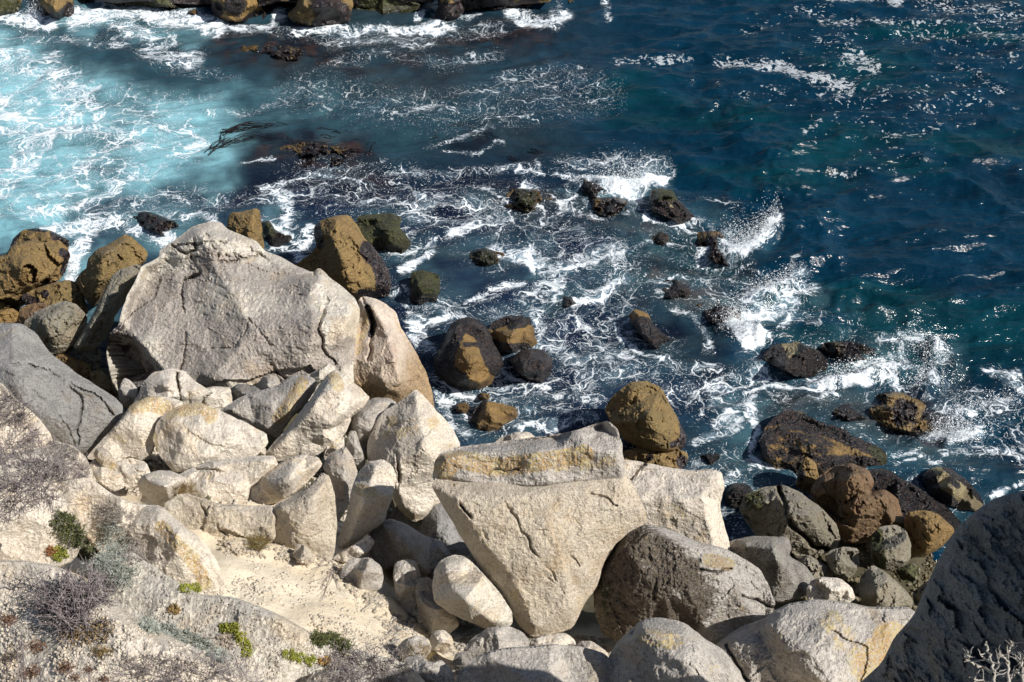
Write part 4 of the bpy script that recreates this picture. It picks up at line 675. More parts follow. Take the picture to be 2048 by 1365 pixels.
rock('foreground_cliff', 'tall rock cliff in deep shade filling the lower right corner', [(2140,960),(2048,982),(1990,998),(1958,1020),(1908,1066),(1872,1130),(1850,1180),(1828,1232),(1790,1275),(1765,1325),(1725,1362),(1690,1400),(1690,1500),(2300,1560),(2750,1560),(2800,960),(2360,950)], 'cliff', 66, a=(1740,1400,6.0), pl3=[(1740,1365,10.7),(2000,998,7.7),(2060,1300,8.2)], t=.12, k=.2, sp=3.8, thick=.2, rough=1.1, facet=.22, cut=0, cat='cliff', seed=77)

# --- hillside at lower left
g5 = 'pale rock ledges of the near hillside'
rock('rock_ledge', 'tan rock shoulder at the left edge above the purple-grey brush', [(-140,720),(0,765),(30,795),(72,830),(105,868),(112,905),(60,960),(-140,1000)], 'cream', 46, a=(40,950,5.0), t=.3, k=.6, group=g5, cat='rock ledge', p={'G': [([(60,880),(90,900)],30,.8)]})
rock('rock_ledge', 'pale ledge topped by brush left of the bright orange-tipped stone', [(60,900),(110,880),(150,895),(172,915),(185,945),(190,985),(140,1010),(80,1000)], 'cream', 46, a=(130,1005,5.0), t=.25, k=.6, group=g5, cat='rock ledge', p={'G': [(110,930,40,.8)]})
rock('rock_ledge', 'steep cream ledge face below the overhung boulder', [(125,960),(180,955),(220,985),(262,1005),(300,1012),(335,1030),(345,1080),(300,1130),(220,1130),(150,1050)], 'cream', 50, a=(250,1125,5.7), t=.2, k=.5, group=g5, cat='rock ledge', rough=1.2)
rock('rock_ledge', 'large smooth pale ledge at the left holding the dark brush', [(-140,930),(20,905),(80,905),(130,940),(150,1010),(175,1060),(150,1120),(60,1160),(-140,1180)], 'cream', 44, a=(60,1150,6.4), t=.3, k=.5, group=g5, cat='rock ledge')
rock('rock_ledge', 'ochre-streaked ledge running down to the sand', [(280,1010),(322,1012),(360,1045),(405,1080),(435,1125),(450,1170),(448,1190),(420,1200),(340,1190),(270,1120),(240,1060)], 'cream', 48, a=(400,1195,5.4), t=.22, k=.5, group=g5, cat='rock ledge', ridges=[[(320,1030,.1),(380,1090,.2),(430,1170,.15)]], p={'L': [([(325,1055),(355,1090),(385,1120),(410,1165)],20,.85)]}, rough=1.2)
rock('rock_ledge', 'grey gravelly ledge below the sand holding the yellow-green succulents', [(180,1120),(260,1100),(330,1150),(400,1190),(470,1195),(560,1230),(640,1275),(720,1300),(820,1330),(900,1420),(600,1460),(420,1400),(300,1290),(220,1210)], 'white', 38, a=(560,1400,6.1), t=.25, k=.4, group=g5, cat='rock ledge', rough=1.3, p={'L': [(500,1240,20,.3)]}, facet=.6)
rock('rock_ledge', 'sunlit gravel-strewn ledge across the bottom left corner', [(-160,1130),(40,1120),(110,1130),(170,1160),(240,1215),(310,1260),(400,1300),(480,1330),(560,1370),(640,1440),(600,1560),(-160,1560)], 'cream', 40, a=(200,1500,8.1), t=.4, k=.4, group=g5, cat='rock ledge', sp=4, ridges=[[(100,1150,.1),(250,1250,.3),(420,1330,.3),(560,1400,.2)]], rough=1.3, facet=.5)
rock('rock_ledge', 'rounded grey ledge end in cliff shadow at the bottom', [(600,1372),(630,1345),(680,1335),(720,1350),(745,1390),(720,1440),(620,1440)], 'grey', 44, a=(670,1435,6.3), t=.25, group=g5, cat='rock ledge')

# ================================================================== the sea
def lin(c): 
    c = np.array(c, float)/255; return np.where(c <= 0.04045, c/12.92, ((c+0.055)/1.055)**2.4)
us = np.r_[np.linspace(-5200, -60, 26)[:-1], np.arange(-60, 2112, 2.7), np.linspace(2112, 7000, 26)[1:]]
vs = np.r_[np.linspace(-1065, -30, 60)[:-1], np.arange(-30, 1110, 2.2), np.linspace(1110, 1300, 8)[1:]]
UU, VV = np.meshgrid(us, vs); PX = np.c_[UU.ravel(), VV.ravel()]
WP = at_z(PX[:, 0], PX[:, 1], 0.0)
core = (PX[:, 0] > -70) & (PX[:, 0] < 2120) & (PX[:, 1] > -40) & (PX[:, 1] < 1115)
def field(items, wob=18, sd=0):
    """soft union of strokes; edges broken up by noise"""
    out = np.zeros(len(PX)); idx = np.where(core)[0]; P = PX[idx]
    Q = np.c_[P/55.0, np.full(len(P), sd*3.3)]
    P = P + np.c_[fbm(Q, 3, 40+sd), fbm(Q, 3, 60+sd)*0.7]*wob
    r_ = np.zeros(len(P))
    for pl, r, st in items:
        pl_ = np.array(pl, float); lo = pl_.min(0)-r*1.6; hi = pl_.max(0)+r*1.6
        m = np.where((P[:, 0] > lo[0]) & (P[:, 0] < hi[0]) & (P[:, 1] > lo[1]) & (P[:, 1] < hi[1]))[0]
        if len(m) == 0: continue
        d = poly_dist(P[m]*[1, 1.35], [(q[0], q[1]*1.35) for q in pl])
        r_[m] = np.maximum(r_[m], st*sstep(1.5, 0.15, d/r))
    out[idx] = r_; return out
# foam on the water (density of bubbles on the surface)
FOAM = [
 # top-left white water under the reef
 ([(0,40),(60,45),(100,45)],26,.8),([(150,40),(200,30),(300,30),(400,45),(440,60)],30,.85),([(40,42),(80,35)],16,.95),([(230,50),(330,80),(300,110),(380,120)],34,.62),([(440,60),(540,55),(560,30)],18,.6),
 ([(540,60),(560,20)],16,.7),([(590,70),(640,62),(700,62),(760,60),(830,55),(900,55)],17,.75),([(845,55),(890,68)],12,.95),([(840,30),(860,5)],12,.7),([(900,40),(950,30)],10,.7),([(1020,20),(1060,40),(1100,45),(1130,30)],24,.78),([(1200,10),(1220,40)],12,.5),
 ([(660,80),(760,85),(860,90)],22,.5),([(0,75),(120,75),(250,90)],22,.42),
 # milky bay at the left
 ([(0,120),(90,140),(140,190),(120,250)],60,.62),([(0,200),(60,250),(40,330),(0,380)],60,.60),([(110,180),(170,200),(200,230)],34,.66),([(40,100),(50,120),(100,150)],20,.62),([(0,260),(120,270),(230,265),(280,290)],30,.62),([(100,270),(90,310),(60,350),(20,370)],15,.70),([(170,240),(240,240),(330,230)],24,.52),([(280,265),(230,290),(170,340),(120,360)],22,.60),
 ([(0,340),(60,345)],12,.8),([(380,270),(400,290),(370,310)],16,.66),([(250,190),(330,200),(420,190)],26,.42),([(420,230),(520,215),(600,205)],12,.45),([(350,140),(420,150),(480,160)],14,.35),
 # band along the left rocks
 ([(0,420),(60,400),(140,380)],14,.55),([(60,430),(150,415),(230,380),(260,350)],26,.66),([(100,470),(170,450),(240,440),(300,460),(330,480)],30,.78),([(140,500),(150,530),(135,560)],22,.92),([(150,520),(170,480)],20,.85),([(220,360),(300,360),(330,330)],14,.55),([(330,430),(380,440),(430,430)],16,.6),([(280,390),(360,400),(440,400)],20,.45),([(180,300),(260,350)],20,.4),
 ([(530,380),(570,390),(580,430),(560,460)],22,.78),([(560,470),(600,490),(620,470)],16,.8),([(545,500),(600,505),(600,520)],14,.75),([(600,480),(622,460)],12,.85),([(560,370),(640,350),(700,360)],12,.6),([(480,330),(540,325)],7,.5),([(720,400),(750,395)],14,.72),([(740,400),(790,415),(840,410)],16,.5),
 # lace field in the middle
 ([(800,340),(880,350),(960,340),(1060,345)],20,.48),([(830,380),(860,410),(830,430)],16,.62),([(860,400),(940,420),(1020,400),(1060,380)],36,.52),([(840,440),(920,440),(1000,430)],32,.56),([(900,470),(960,450),(1010,430)],20,.60),([(1000,340),(1080,350),(1080,330)],12,.55),([(770,350),(820,340)],14,.5),
 ([(780,500),(830,490),(860,480)],18,.62),([(800,540),(830,515),(860,500)],14,.86),([(790,590),(810,570),(815,610)],14,.75),([(820,630),(870,640),(930,625)],16,.66),([(880,610),(960,600),(1020,570)],24,.5),([(850,650),(860,700),(820,640)],20,.62),([(820,660),(850,690)],16,.66),
 ([(1000,500),(1060,500),(1110,530),(1110,570),(1060,590)],38,.66),([(1040,510),(1080,530)],26,.8),([(930,600),(990,575),(1040,560)],12,.75),([(1090,580),(1070,620),(1090,660),(1070,700)],18,.6),([(1150,520),(1230,500),(1250,560),(1180,600)],34,.62),([(1150,610),(1210,590),(1230,560)],13,.86),([(1140,540),(1240,510)],10,.75),([(1240,500),(1290,485),(1350,490)],10,.5),
 ([(1090,450),(1150,460),(1180,500)],22,.48),([(1090,400),(1160,420),(1140,380)],20,.5),([(1110,350),(1160,370)],14,.55),([(1130,330),(1250,320),(1340,340)],24,.5),
 ([(1190,370),(1240,385),(1280,370),(1320,355)],32,.86),([(1210,375),(1260,390)],24,1.15),([(1150,360),(1180,370)],16,.6),([(1290,350),(1350,345)],14,.65),([(1300,440),(1340,455),(1380,460)],10,.75),([(1380,465),(1430,485)],12,.6),
 ([(1430,480),(1460,510),(1500,505),(1520,480),(1550,460)],18,.9),([(1450,500),(1490,515)],18,1.15),([(1480,545),(1510,530)],8,.6),([(1440,560),(1500,540),(1530,555)],10,.5),([(1590,560),(1560,600),(1620,590)],26,.62),([(1500,600),(1560,580),(1600,560)],22,.75),([(1420,640),(1480,630),(1560,620)],26,.85),([(1440,650),(1500,690),(1530,680)],24,1.1),([(1460,640),(1490,660)],18,1.2),([(1560,600),(1600,620),(1560,660)],20,.7),
 ([(1160,640),(1200,670),(1230,720)],22,.58),([(1110,690),(1160,720),(1180,780),(1120,790)],34,.58),([(1230,640),(1260,690),(1320,720)],10,.72),([(1180,750),(1250,740),(1320,750)],26,.5),([(1330,720),(1400,740),(1460,750)],24,.5),([(1350,620),(1400,650),(1420,700)],18,.5),
 ([(1000,800),(1060,780),(1130,790),(1200,800)],30,.52),([(870,760),(930,785),(1000,780),(1060,770)],14,.6),([(880,790),(900,850),(940,870)],16,.7),([(905,800),(940,840)],12,.8),([(1040,830),(1100,820),(1180,830)],24,.55),([(870,800),(890,830)],12,.6),([(1040,860),(1130,850),(1190,835)],16,.6),([(1010,740),(1050,765),(1100,770)],10,.7),
 ([(1390,780),(1470,760),(1530,740),(1560,760)],30,.62),([(1480,780),(1540,760),(1600,775),(1680,790)],9,.85),([(1500,790),(1500,840),(1520,870),(1500,900),(1520,940)],14,.85),([(1400,880),(1450,870),(1480,850)],22,.7),([(1440,850),(1480,820),(1500,790)],20,.66),([(1490,920),(1560,950)],12,.7),([(1455,960),(1500,940)],16,.7),([(1400,830),(1440,800)],18,.5),
 ([(1620,760),(1680,765),(1740,760),(1800,740)],22,.82),([(1660,770),(1700,765)],14,1.0),([(1760,690),(1800,700),(1820,740)],16,.6),([(1800,680),(1860,690),(1880,720),(1860,770),(1810,800)],24,.6),([(1780,760),(1810,800),(1800,820)],14,.7),([(1720,730),(1790,720)],14,.62),([(1620,700),(1700,690)],8,.35),
 ([(1860,870),(1900,880),(1950,870)],24,.88),([(1900,880),(1940,880)],14,1.1),([(1880,820),(1950,830),(2010,810)],22,.55),([(1980,740),(2020,760),(2060,800)],20,.6),([(1890,910),(1960,905),(2040,910)],20,.6),([(1780,920),(1830,910),(1880,930)],16,.62),([(1790,940),(1830,930)],10,.7),([(1990,990),(2060,975)],14,.8),([(1950,770),(2000,800)],16,.4),([(1460,1040),(1490,1060),(1460,1080)],20,.35),
 ([(1400,400),(1480,420)],8,.35),([(1500,600),(1560,560),(1600,520)],12,.35),([(1700,640),(1740,680),(1790,690)],12,.35),
 # thin scatter centre top
 ([(620,150),(760,110),(900,130),(1000,110)],20,.36),([(740,220),(820,240),(880,210)],12,.48),([(800,200),(1000,180),(1150,170)],30,.38),([(970,240),(1060,235)],8,.62),([(1000,160),(1150,150),(1200,180)],30,.40),([(860,290),(920,270),(980,260)],10,.5),([(890,300),(960,310),(1000,290)],8,.5),([(600,330),(700,340),(760,320)],10,.45)]
PATCH = [([(1650,0),(1740,-10),(1790,5)],20,1.15),([(1600,20),(1660,30)],12,.62),([(1640,40),(1720,50),(1780,45)],20,.62),([(1450,125),(1540,135),(1640,160),(1700,175)],22,.80),([(1560,130),(1600,150),(1690,170)],14,.95),([(1690,120),(1720,110),(1750,140)],24,.78),([(1720,140),(1745,140)],10,1.0),([(1240,130),(1330,125),(1380,120)],14,.72),
 ([(1850,0),(1930,20),(2048,40)],44,.60),([(1800,60),(1960,70),(2060,70)],40,.50),([(1640,70),(1700,90),(1690,110)],26,.5),([(1640,190),(1700,200),(1780,200)],20,.56),([(1520,180),(1600,190)],10,.48),([(1760,180),(1900,220)],40,.40),([(1840,220),(1890,225)],14,.62),([(1670,240),(1690,230)],10,.6),([(1610,270),(1640,255)],10,.6),([(1760,270),(1800,280),(1880,260)],24,.46),
 ([(1980,170),(2000,190)],14,.6),([(1950,200),(1990,215)],12,.55),([(1890,130),(1960,150)],20,.45),([(1670,345),(1700,350)],10,.58),([(1600,295),(1630,295)],7,.55),([(1760,300),(1790,300)],9,.6),([(1900,100),(2048,130)],40,.40),([(1700,0),(1500,60)],24,.34),([(1430,180),(1540,200)],16,.36),([(1650,120),(1800,330)],120,.30),([(1900,180),(2000,100)],110,.30)]
FOAM += [([(0,150),(150,220),(330,270),(100,380)],120,.44),([(0,430),(250,400),(400,380)],30,.42),([(600,190),(900,230),(1200,200)],70,.33),([(650,370),(900,420),(1080,450),(1230,560),(1150,700),(1000,830)],110,.42),([(1180,700),(1420,800),(1540,800)],75,.42),([(1620,640),(1420,560),(1350,480)],50,.36),([(540,60),(700,80),(1000,60)],26,.42),([(200,420),(420,400),(620,390)],40,.42),([(850,620),(1100,640),(1250,720)],60,.45),([(1850,760),(1980,830),(2048,900)],60,.42)]
MILK = [([(0,170),(60,230),(60,320),(0,400)],150,1.0),([(100,200),(240,260),(300,300)],110,.75),([(340,250),(430,255),(400,310)],95,.7),([(480,215),(620,240)],60,.35),([(240,330),(120,400)],60,.5),([(150,40),(400,60)],40,.35),([(150,520),(140,440)],50,.5),([(1060,530),(1100,560)],60,.42),([(1200,540),(1230,570)],50,.35),([(830,510),(860,570)],30,.4),([(1230,375),(1300,360)],40,.55),([(1470,650),(1560,600)],60,.5),([(1150,760),(1250,680)],70,.28),([(1480,800),(1480,900)],50,.38),([(1700,750),(1850,720)],50,.4),([(560,420),(580,480)],40,.5),([(1930,880),(1900,870)],50,.35)]
DARK = [([(460,90),(560,100),(700,120)],48,.85),([(430,75),(600,80)],20,.5),([(880,90),(980,80),(1080,60)],40,.8),([(700,110),(850,115)],34,.55),([(440,270),(520,275),(560,290),(440,310)],36,1.0),([(500,330),(650,350),(760,370)],60,.75),([(640,280),(700,300),(740,310)],42,.85),([(900,290),(960,290)],36,.8),([(960,310),(1080,320)],30,.5),([(330,360),(440,370),(560,350)],34,.6),([(60,400),(180,390)],18,.5),([(270,440),(340,460)],14,.95),
 ([(800,400),(1000,390),(1100,430)],90,.45),([(900,500),(990,520)],40,.7),([(1000,390),(1080,400)],34,.75),([(1150,390),(1230,430),(1340,470)],50,.75),([(1380,480),(1480,560)],40,.8),([(1320,540),(1420,600)],60,.9),([(1260,480),(1300,500)],20,.7),([(1250,600),(1360,680),(1400,720)],60,.8),([(1170,365),(1200,380)],16,.9),([(1440,400),(1460,450)],24,.6),([(1120,600),(1160,610)],22,.8),([(860,650),(1000,640)],24,.5),
 ([(1540,820),(1700,820),(1850,860)],50,.75),([(1650,690),(1760,700)],26,.75),([(1880,700),(1920,780),(1860,820)],30,.5),([(1800,890),(1990,920),(2048,950)],44,.7),([(1370,900),(1520,960)],44,.7),([(1040,870),(900,800)],40,.4),([(1740,300),(1720,330)],24,.35),([(1860,10),(1920,30)],20,.5)]
BRN = [([(620,160),(760,140),(900,160)],70,.55),([(460,90),(650,120)],60,.8),([(900,80),(1050,60)],50,.7),([(560,300),(700,310)],50,.7),([(1000,400),(1090,400)],40,.7),([(1170,420),(1300,470)],40,.6),([(1320,560),(1400,600)],60,.9),([(700,380),(760,390)],40,.5),([(1560,830),(1850,860)],70,.9),([(740,20),(820,60)],60,.8),([(1000,260),(1100,300)],60,.35)]
WAVE = [([(1200,375),(1290,365)],26,.22),([(1440,500),(1500,505),(1545,465)],22,.30),([(1450,655),(1510,680)],26,.28),([(1500,600),(1590,570)],24,.22),([(1650,768),(1780,745)],20,.22),([(1870,700),(1890,740),(1840,790)],24,.25),([(1890,885),(1950,875)],20,.22),([(1560,330),(1480,260),(1440,200)],60,.20),([(1640,520),(1600,430),(1540,360)],60,.22),([(1800,650),(1700,600)],60,.2)]
fo = field(FOAM, 20, 1); pa = field(PATCH, 16, 2); mi = field(MILK, 75, 3); dk = field(DARK, 42, 4); br = field(BRN, 34, 5); wv = field(WAVE, 20, 6)
# foam also gathers where water meets rock
if SHORE:
    sh = np.concatenate(SHORE)
    from mathutils.kdtree import KDTree
    kd = KDTree(len(sh))
    for i, q in enumerate(sh): kd.insert((q[0], q[1], 0), i)
    kd.balance()
    idx = np.where(core & (PX[:, 1] > 380))[0]; near = np.full(len(PX), 9.0)
    for i in idx[::1]:
        if PX[i, 1] > 1105: continue
        near[i] = kd.find((WP[i, 0], WP[i, 1], 0))[2]
    fo = np.maximum(fo, 0.62*sstep(0.75, 0.05, near)*(0.55+0.6*fbm(np.c_[WP[:, :2]*0.8, np.zeros(len(WP))], 3, 9)))
    mi = np.maximum(mi, 0.25*sstep(1.5, 0.1, near))
zero = np.zeros(len(WP))
X, Y = WP[:, 0], WP[:, 1]
far = np.hypot(X, Y); amp = sstep(400, 60, far)
opn = sstep(1000, 1500, PX[:, 0] + (400-PX[:, 1])*0.55)
opn = np.maximum(opn, 0.6*sstep(380, 280, PX[:, 1])*sstep(350, 600, PX[:, 0]))
wob = fbm(np.c_[X*0.12, Y*0.12, zero], 2, 70)*2.5
Zw = 0.16*fbm(np.c_[(X*0.30+wob), (Y*0.75+wob-X*0.12), zero], 3, 71) + 0.07*fbm(np.c_[X*0.9+wob, Y*2.1-X*0.5, zero], 3, 75) \
   + 0.10*fbm(np.c_[X*0.45+Y*0.25, Y*1.15-X*0.18+wob*.6, zero], 2, 78, .5, True)*(0.5+0.8*opn) + 0.048*fbm(np.c_[X*1.1-Y*0.5, Y*3.1+wob, zero], 3, 79, .5, True)*(0.4+0.9*opn) + wv*1.0*(0.7+0.6*fbm(np.c_[X*2, Y*2, zero], 3, 81)) + 0.07*np.clip(fo-.5, 0, 1)*fbm(np.c_[X*5, Y*5, zero], 3, 83)
WPz = WP.copy(); WPz[:, 2] = Zw*amp
deep = lin((2, 43, 64)); deepg = lin((2, 53, 62)); mid = lin((15, 27, 52)); milk = lin((138, 194, 206)); dark = lin((16, 18, 30)); brn = lin((58, 50, 46)); teal = lin((40, 68, 80))
rt = sstep(900, 1500, PX[:, 0] + (400-PX[:, 1])*0.55 + 120*fbm(np.c_[PX/300, zero], 3, 91))
c = mid[None]*(1-rt[:, None]) + deep[None]*rt[:, None]
tp = sstep(420, 250, PX[:, 1] + 60*fbm(np.c_[PX/180, zero], 3, 92))*(1-rt)
c = c*(1-tp[:, None]) + teal[None]*tp[:, None]
gg = sstep(0.0, 0.45, fbm(np.c_[X*0.25, Y*0.5, zero], 4, 93))*rt
c = c*(1-0.8*gg[:, None]) + deepg[None]*0.8*gg[:, None]
nb_ = sstep(-0.35, 0.35, fbm(np.c_[X*0.9, Y*1.6, zero], 4, 95))
c = c*(0.85+0.3*nb_[:, None])
def over(c, f, k): f = np.clip(f, 0, 1)[:, None]; return c*(1-f) + np.array(k)[None]*f
mot = fbm(np.c_[X*0.8, Y*1.3, zero], 4, 97)
c = over(c, br*(0.5+0.6*mot), brn*0.8); mot2 = fbm(np.c_[X*2.0, Y*3.2, zero], 4, 107, .6)
c = over(c, dk*np.clip(0.75+0.8*mot+0.7*mot2, 0, 1), dark)
brd = dk*br; c = over(c, brd*sstep(-.05, .35, fbm(np.c_[X*2.2, Y*3, zero], 4, 98))*0.8, lin((74, 52, 42)))
lf_ = sstep(620, 380, PX[:, 0])
mi = mi*(0.45+0.85*lf_)*np.clip(0.92+0.75*fbm(np.c_[X*1.5+wob, Y*2.6, zero], 4, 105, .6), .25, 1.15)
c = over(c, mi*np.clip(0.55+0.35*lf_+(1.1-.3*lf_)*fbm(np.c_[X*0.6+wob*.2, Y*1.2, zero], 4, 99)+0.1, 0, 1), milk)
vgrid = grid_faces(*UU.shape)
def water_material():
    t = NT('sea_water'); geo = t.n('NewGeometry'); pos = geo.outputs['Position']
    wc = t.attr('water_colour').outputs['Color']; fv = t.sep(t.attr('foam').outputs['Vector']); F, Pp, Mk = fv[0], fv[1], fv[2]
    p2 = t.vmath('MULTIPLY', pos, (1, 1, 0))
    w1 = t.noise(p2, 0.55, 4, 0.6).outputs['Color']; w2 = t.noise(p2, 2.6, 4, 0.65).outputs['Color']
    q = t.vmath('ADD', p2, t.vmath('MULTIPLY', t.vmath('SUBTRACT', w1, (.5, .5, .5)), (2.5, 2.5, 0)))
    q = t.vmath('ADD', q, t.vmath('MULTIPLY', t.vmath('SUBTRACT', w2, (.5, .5, .5)), (0.34, 0.34, 0)))
    e1 = t.vor(q, 1.35, 'DISTANCE_TO_EDGE'); e2 = t.vor(q, 2.9, 'DISTANCE_TO_EDGE'); e3 = t.vor(q, 7.5, 'DISTANCE_TO_EDGE')
    nw = t.noise(q, 0.9, 3, 0.6).outputs['Fac']; l1 = t.step(e1, t.math('MAXIMUM', t.math('SUBTRACT', t.math('MULTIPLY', nw, 0.50), 0.15), 0.02), 0.0); l2 = t.step(e2, t.math('MAXIMUM', t.math('SUBTRACT', t.math('MULTIPLY', nw, 0.55), 0.16), 0.03), 0.0); l3 = t.step(e3, 0.16, 0.0)
    qs = t.vmath('MULTIPLY', q, (1.0, 2.2, 1))
    n1 = t.noise(q, 1.6, 3, 0.6).outputs['Fac']; n2 = t.noise(t.vmath('MULTIPLY', t.vmath('ADD', p2, t.vmath('MULTIPLY', w1, (1.5, 1.5, 0))), (1, 1.7, 1)), 6, 5, 0.68).outputs['Fac']; n3 = t.noise(p2, 26, 3, 0.7).outputs['Fac']
    rd = t.math('SUBTRACT', 1.0, t.math('MULTIPLY', t.math('ABSOLUTE', t.math('SUBTRACT', n1, 0.5)), 9.0)); rd = t.math('MAXIMUM', rd, 0.0)
    lace = t.math('MAXIMUM', l1, t.math('MULTIPLY', l2, 0.80)); lace = t.math('MAXIMUM', lace, t.math('MULTIPLY', l3, 0.45)); lace = t.math('MAXIMUM', lace, t.math('MULTIPLY', rd, 0.85))
    m = t.math('ADD', t.math('MULTIPLY', F, 1.0), t.math('MULTIPLY', lace, 0.92))
    m = t.math('ADD', m, t.math('MULTIPLY', t.math('SUBTRACT', n1, 0.5), 0.75))
    m = t.math('ADD', m, t.math('MULTIPLY', t.math('SUBTRACT', n2, 0.5), 0.6))
    m = t.math('ADD', m, t.math('MULTIPLY', t.math('SUBTRACT', n3, 0.5), 0.5))
    gate = t.step(F, 0.06, 0.28)
    hard = t.math('MULTIPLY', t.step(m, 1.10, 1.55), gate)
    dots = t.step(t.math('ADD', t.noise(q, 24, 2, 0.5).outputs['Fac'], t.math('MULTIPLY', F, 0.10)), 0.67, 0.71); hard = t.math('MAXIMUM', hard, t.math('MULTIPLY', dots, t.math('MULTIPLY', t.step(F, 0.02, 0.3), 0.8))); ms = t.math('ADD', F, t.math('MULTIPLY', t.math('SUBTRACT', n1, 0.5), 1.3)); ms = t.math('ADD', ms, t.math('MULTIPLY', lace, 0.22)); ms = t.math('ADD', ms, t.math('MULTIPLY', t.math('SUBTRACT', n2, 0.5), 0.6)); soft = t.math('MULTIPLY', t.step(ms, 0.50, 1.20), gate)
    # drifting flecks, rounded crumbs
    q3 = t.vmath('ADD', t.vmath('MULTIPLY', p2, (1, 1.0, 0)), t.vmath('MULTIPLY', t.vmath('SUBTRACT', w2, (.5, .5, .5)), (0.5, 0.3, 0)))
    c1 = t.noise(q3, 7.0, 3, 0.55, 0.8).outputs['Fac']; c2 = t.noise(q3, 1.3, 3, 0.6).outputs['Fac']
    pm = t.math('ADD', t.math('MULTIPLY', c1, 0.72), t.math('MULTIPLY', c2, 0.28)); pm = t.math('ADD', pm, t.math('ADD', t.math('MULTIPLY', Pp, 0.185), t.math('MULTIPLY', t.math('MULTIPLY', Pp, Pp), 0.075)))
    flk = t.math('MULTIPLY', t.step(pm, 0.668, 0.70), t.step(Pp, 0.04, 0.14))
    hole = t.step(t.noise(p2, 9, 2, 0.5).outputs['Fac'], 0.33, 0.40); flk = t.math('MULTIPLY', flk, hole)
    fm = t.math('MAXIMUM', hard, t.math('MULTIPLY', flk, 0.5))
    # wandering thin glints of spume everywhere the water is broken
    col = t.mix(t.math('MULTIPLY', soft, 0.66), wc, (0.26, 0.36, 0.44))
    col = t.mix(t.math('MULTIPLY', fm, t.step(n3, 0.2, 0.6, 0.7, 1.0)), col, (0.74, 0.78, 0.81))
    # ripples
    r1 = t.noise(t.vmath('MULTIPLY', pos, (0.8, 2.4, 1)), 2.4, 3, 0.5, 0.5).outputs['Fac']
    r2 = t.noise(t.vmath('MULTIPLY', pos, (1.2, 2.9, 1)), 7.5, 3, 0.5, 0.4).outputs['Fac']
    hg = t.math('ADD', t.math('MULTIPLY', r1, 1.0), t.math('MULTIPLY', r2, 0.38)); hg = t.math('ADD', hg, t.math('MULTIPLY', fm, 0.06))
    hg = t.math('ADD', hg, t.math('MULTIPLY', n3, 0.05))
    b = t.n('Bump'); b.inputs['Strength'].default_value = 0.45; b.inputs['Distance'].default_value = 0.13; t.l(hg, b.inputs['Height'])
    p = t.n('BsdfPrincipled'); t.l(col, p.inputs['Base Color']); t.l(b.outputs[0], p.inputs['Normal'])
    rr = t.n('MapRange'); t.l(fm, rr.inputs[0]); rr.inputs[3].default_value = 0.12; rr.inputs[4].default_value = 0.75; t.l(rr.outputs[0], p.inputs['Roughness'])
    p.inputs['IOR'].default_value = 1.33; p.inputs['Specular IOR Level'].default_value = 0.42
    t.l(p.outputs[0], t.out.inputs[0]); return t.m
sea = mesh_obj('sea', WPz, vgrid[:, ::-1], water_material())
vattr(sea, 'water_colour', np.c_[c*0.72, np.ones(len(c))])
vattr(sea, 'foam', np.c_[fo, pa, mi], 'FLOAT_VECTOR')
tag(sea, kind='structure')

# spray thrown up where waves break
def plain_mat(name, col, rough=0.9, var=0.0, scale=20, col2=None, spec=0.3):
    t = NT(name); p = t.n('BsdfPrincipled'); p.inputs['Roughness'].default_value = rough; p.inputs['Specular IOR Level'].default_value = spec
    if col2 is not None:
        pos = t.n('NewGeometry').outputs['Position']; t.l(t.mix(t.step(t.noise(pos, scale, 3, .6).outputs['Fac'], .38, .62), col, col2), p.inputs['Base Color'])
    else: t.setin(p.inputs['Base Color'], tuple(col))
    t.l(p.outputs[0], t.out.inputs[0]); return t.m
rs = np.random.RandomState(4)
OCT = np.array([(1,0,0),(-1,0,0),(0,1,0),(0,-1,0),(0,0,1),(0,0,-1)], float)
OF = [(0,2,4),(2,1,4),(1,3,4),(3,0,4),(2,0,5),(1,2,5),(3,1,5),(0,3,5)]
def specks(name, P, r, mat):
    n = len(P); sc = (rs.uniform(.5, 1.3, (n, 1, 3)))*r[:, None, None]
    V = (P[:, None] + OCT[None]*sc).reshape(-1, 3)
    F = (np.array(OF)[None] + (np.arange(n)*6)[:, None, None]).reshape(-1, 3)
    return mesh_obj(name, V, F, mat, smooth=True)
SPR = [([(1195,372),(1250,380),(1300,362)],24,.45,1500),([(1445,500),(1490,510),(1530,478)],17,.6,1700),([(1525,485),(1552,458)],9,.6,500),([(1450,650),(1500,685)],24,.5,1600),([(1500,600),(1590,565)],22,.35,900),([(1645,768),(1790,740)],18,.35,900),([(1800,690),(1880,710),(1820,790)],26,.35,900),([(1865,870),(1950,880)],20,.4,900),([(1900,830),(2040,800)],30,.2,500),([(140,500),(150,550)],10,.15,200),([(60,35),(90,30)],12,.4,300)]
SP, SR = [], []
for pl, r, hh_, n in SPR:
    n = int(n*2.2)
    pl = np.array(pl, float); k = rs.randint(0, len(pl)-1, n); f = rs.uniform(0, 1, (n, 1))
    pp = pl[k]*(1-f) + pl[k+1]*f + rs.normal(0, r*0.55, (n, 2))*[1, .6]
    h = np.abs(rs.normal(0, hh_*0.75, n)); P = at_z(pp[:, 0], pp[:, 1], 0.05); P[:, 2] += h; SP.append(P); SR.append(rs.uniform(.004, .010, n)*(1+rs.uniform(0, 1, n)**6*1.6))
tag(specks('sea_spray', np.concatenate(SP), np.concatenate(SR), plain_mat('spray', (0.85, 0.88, 0.9), 0.5)), 'white droplets thrown up where the small waves break on rocks', 'spray', kind='stuff')

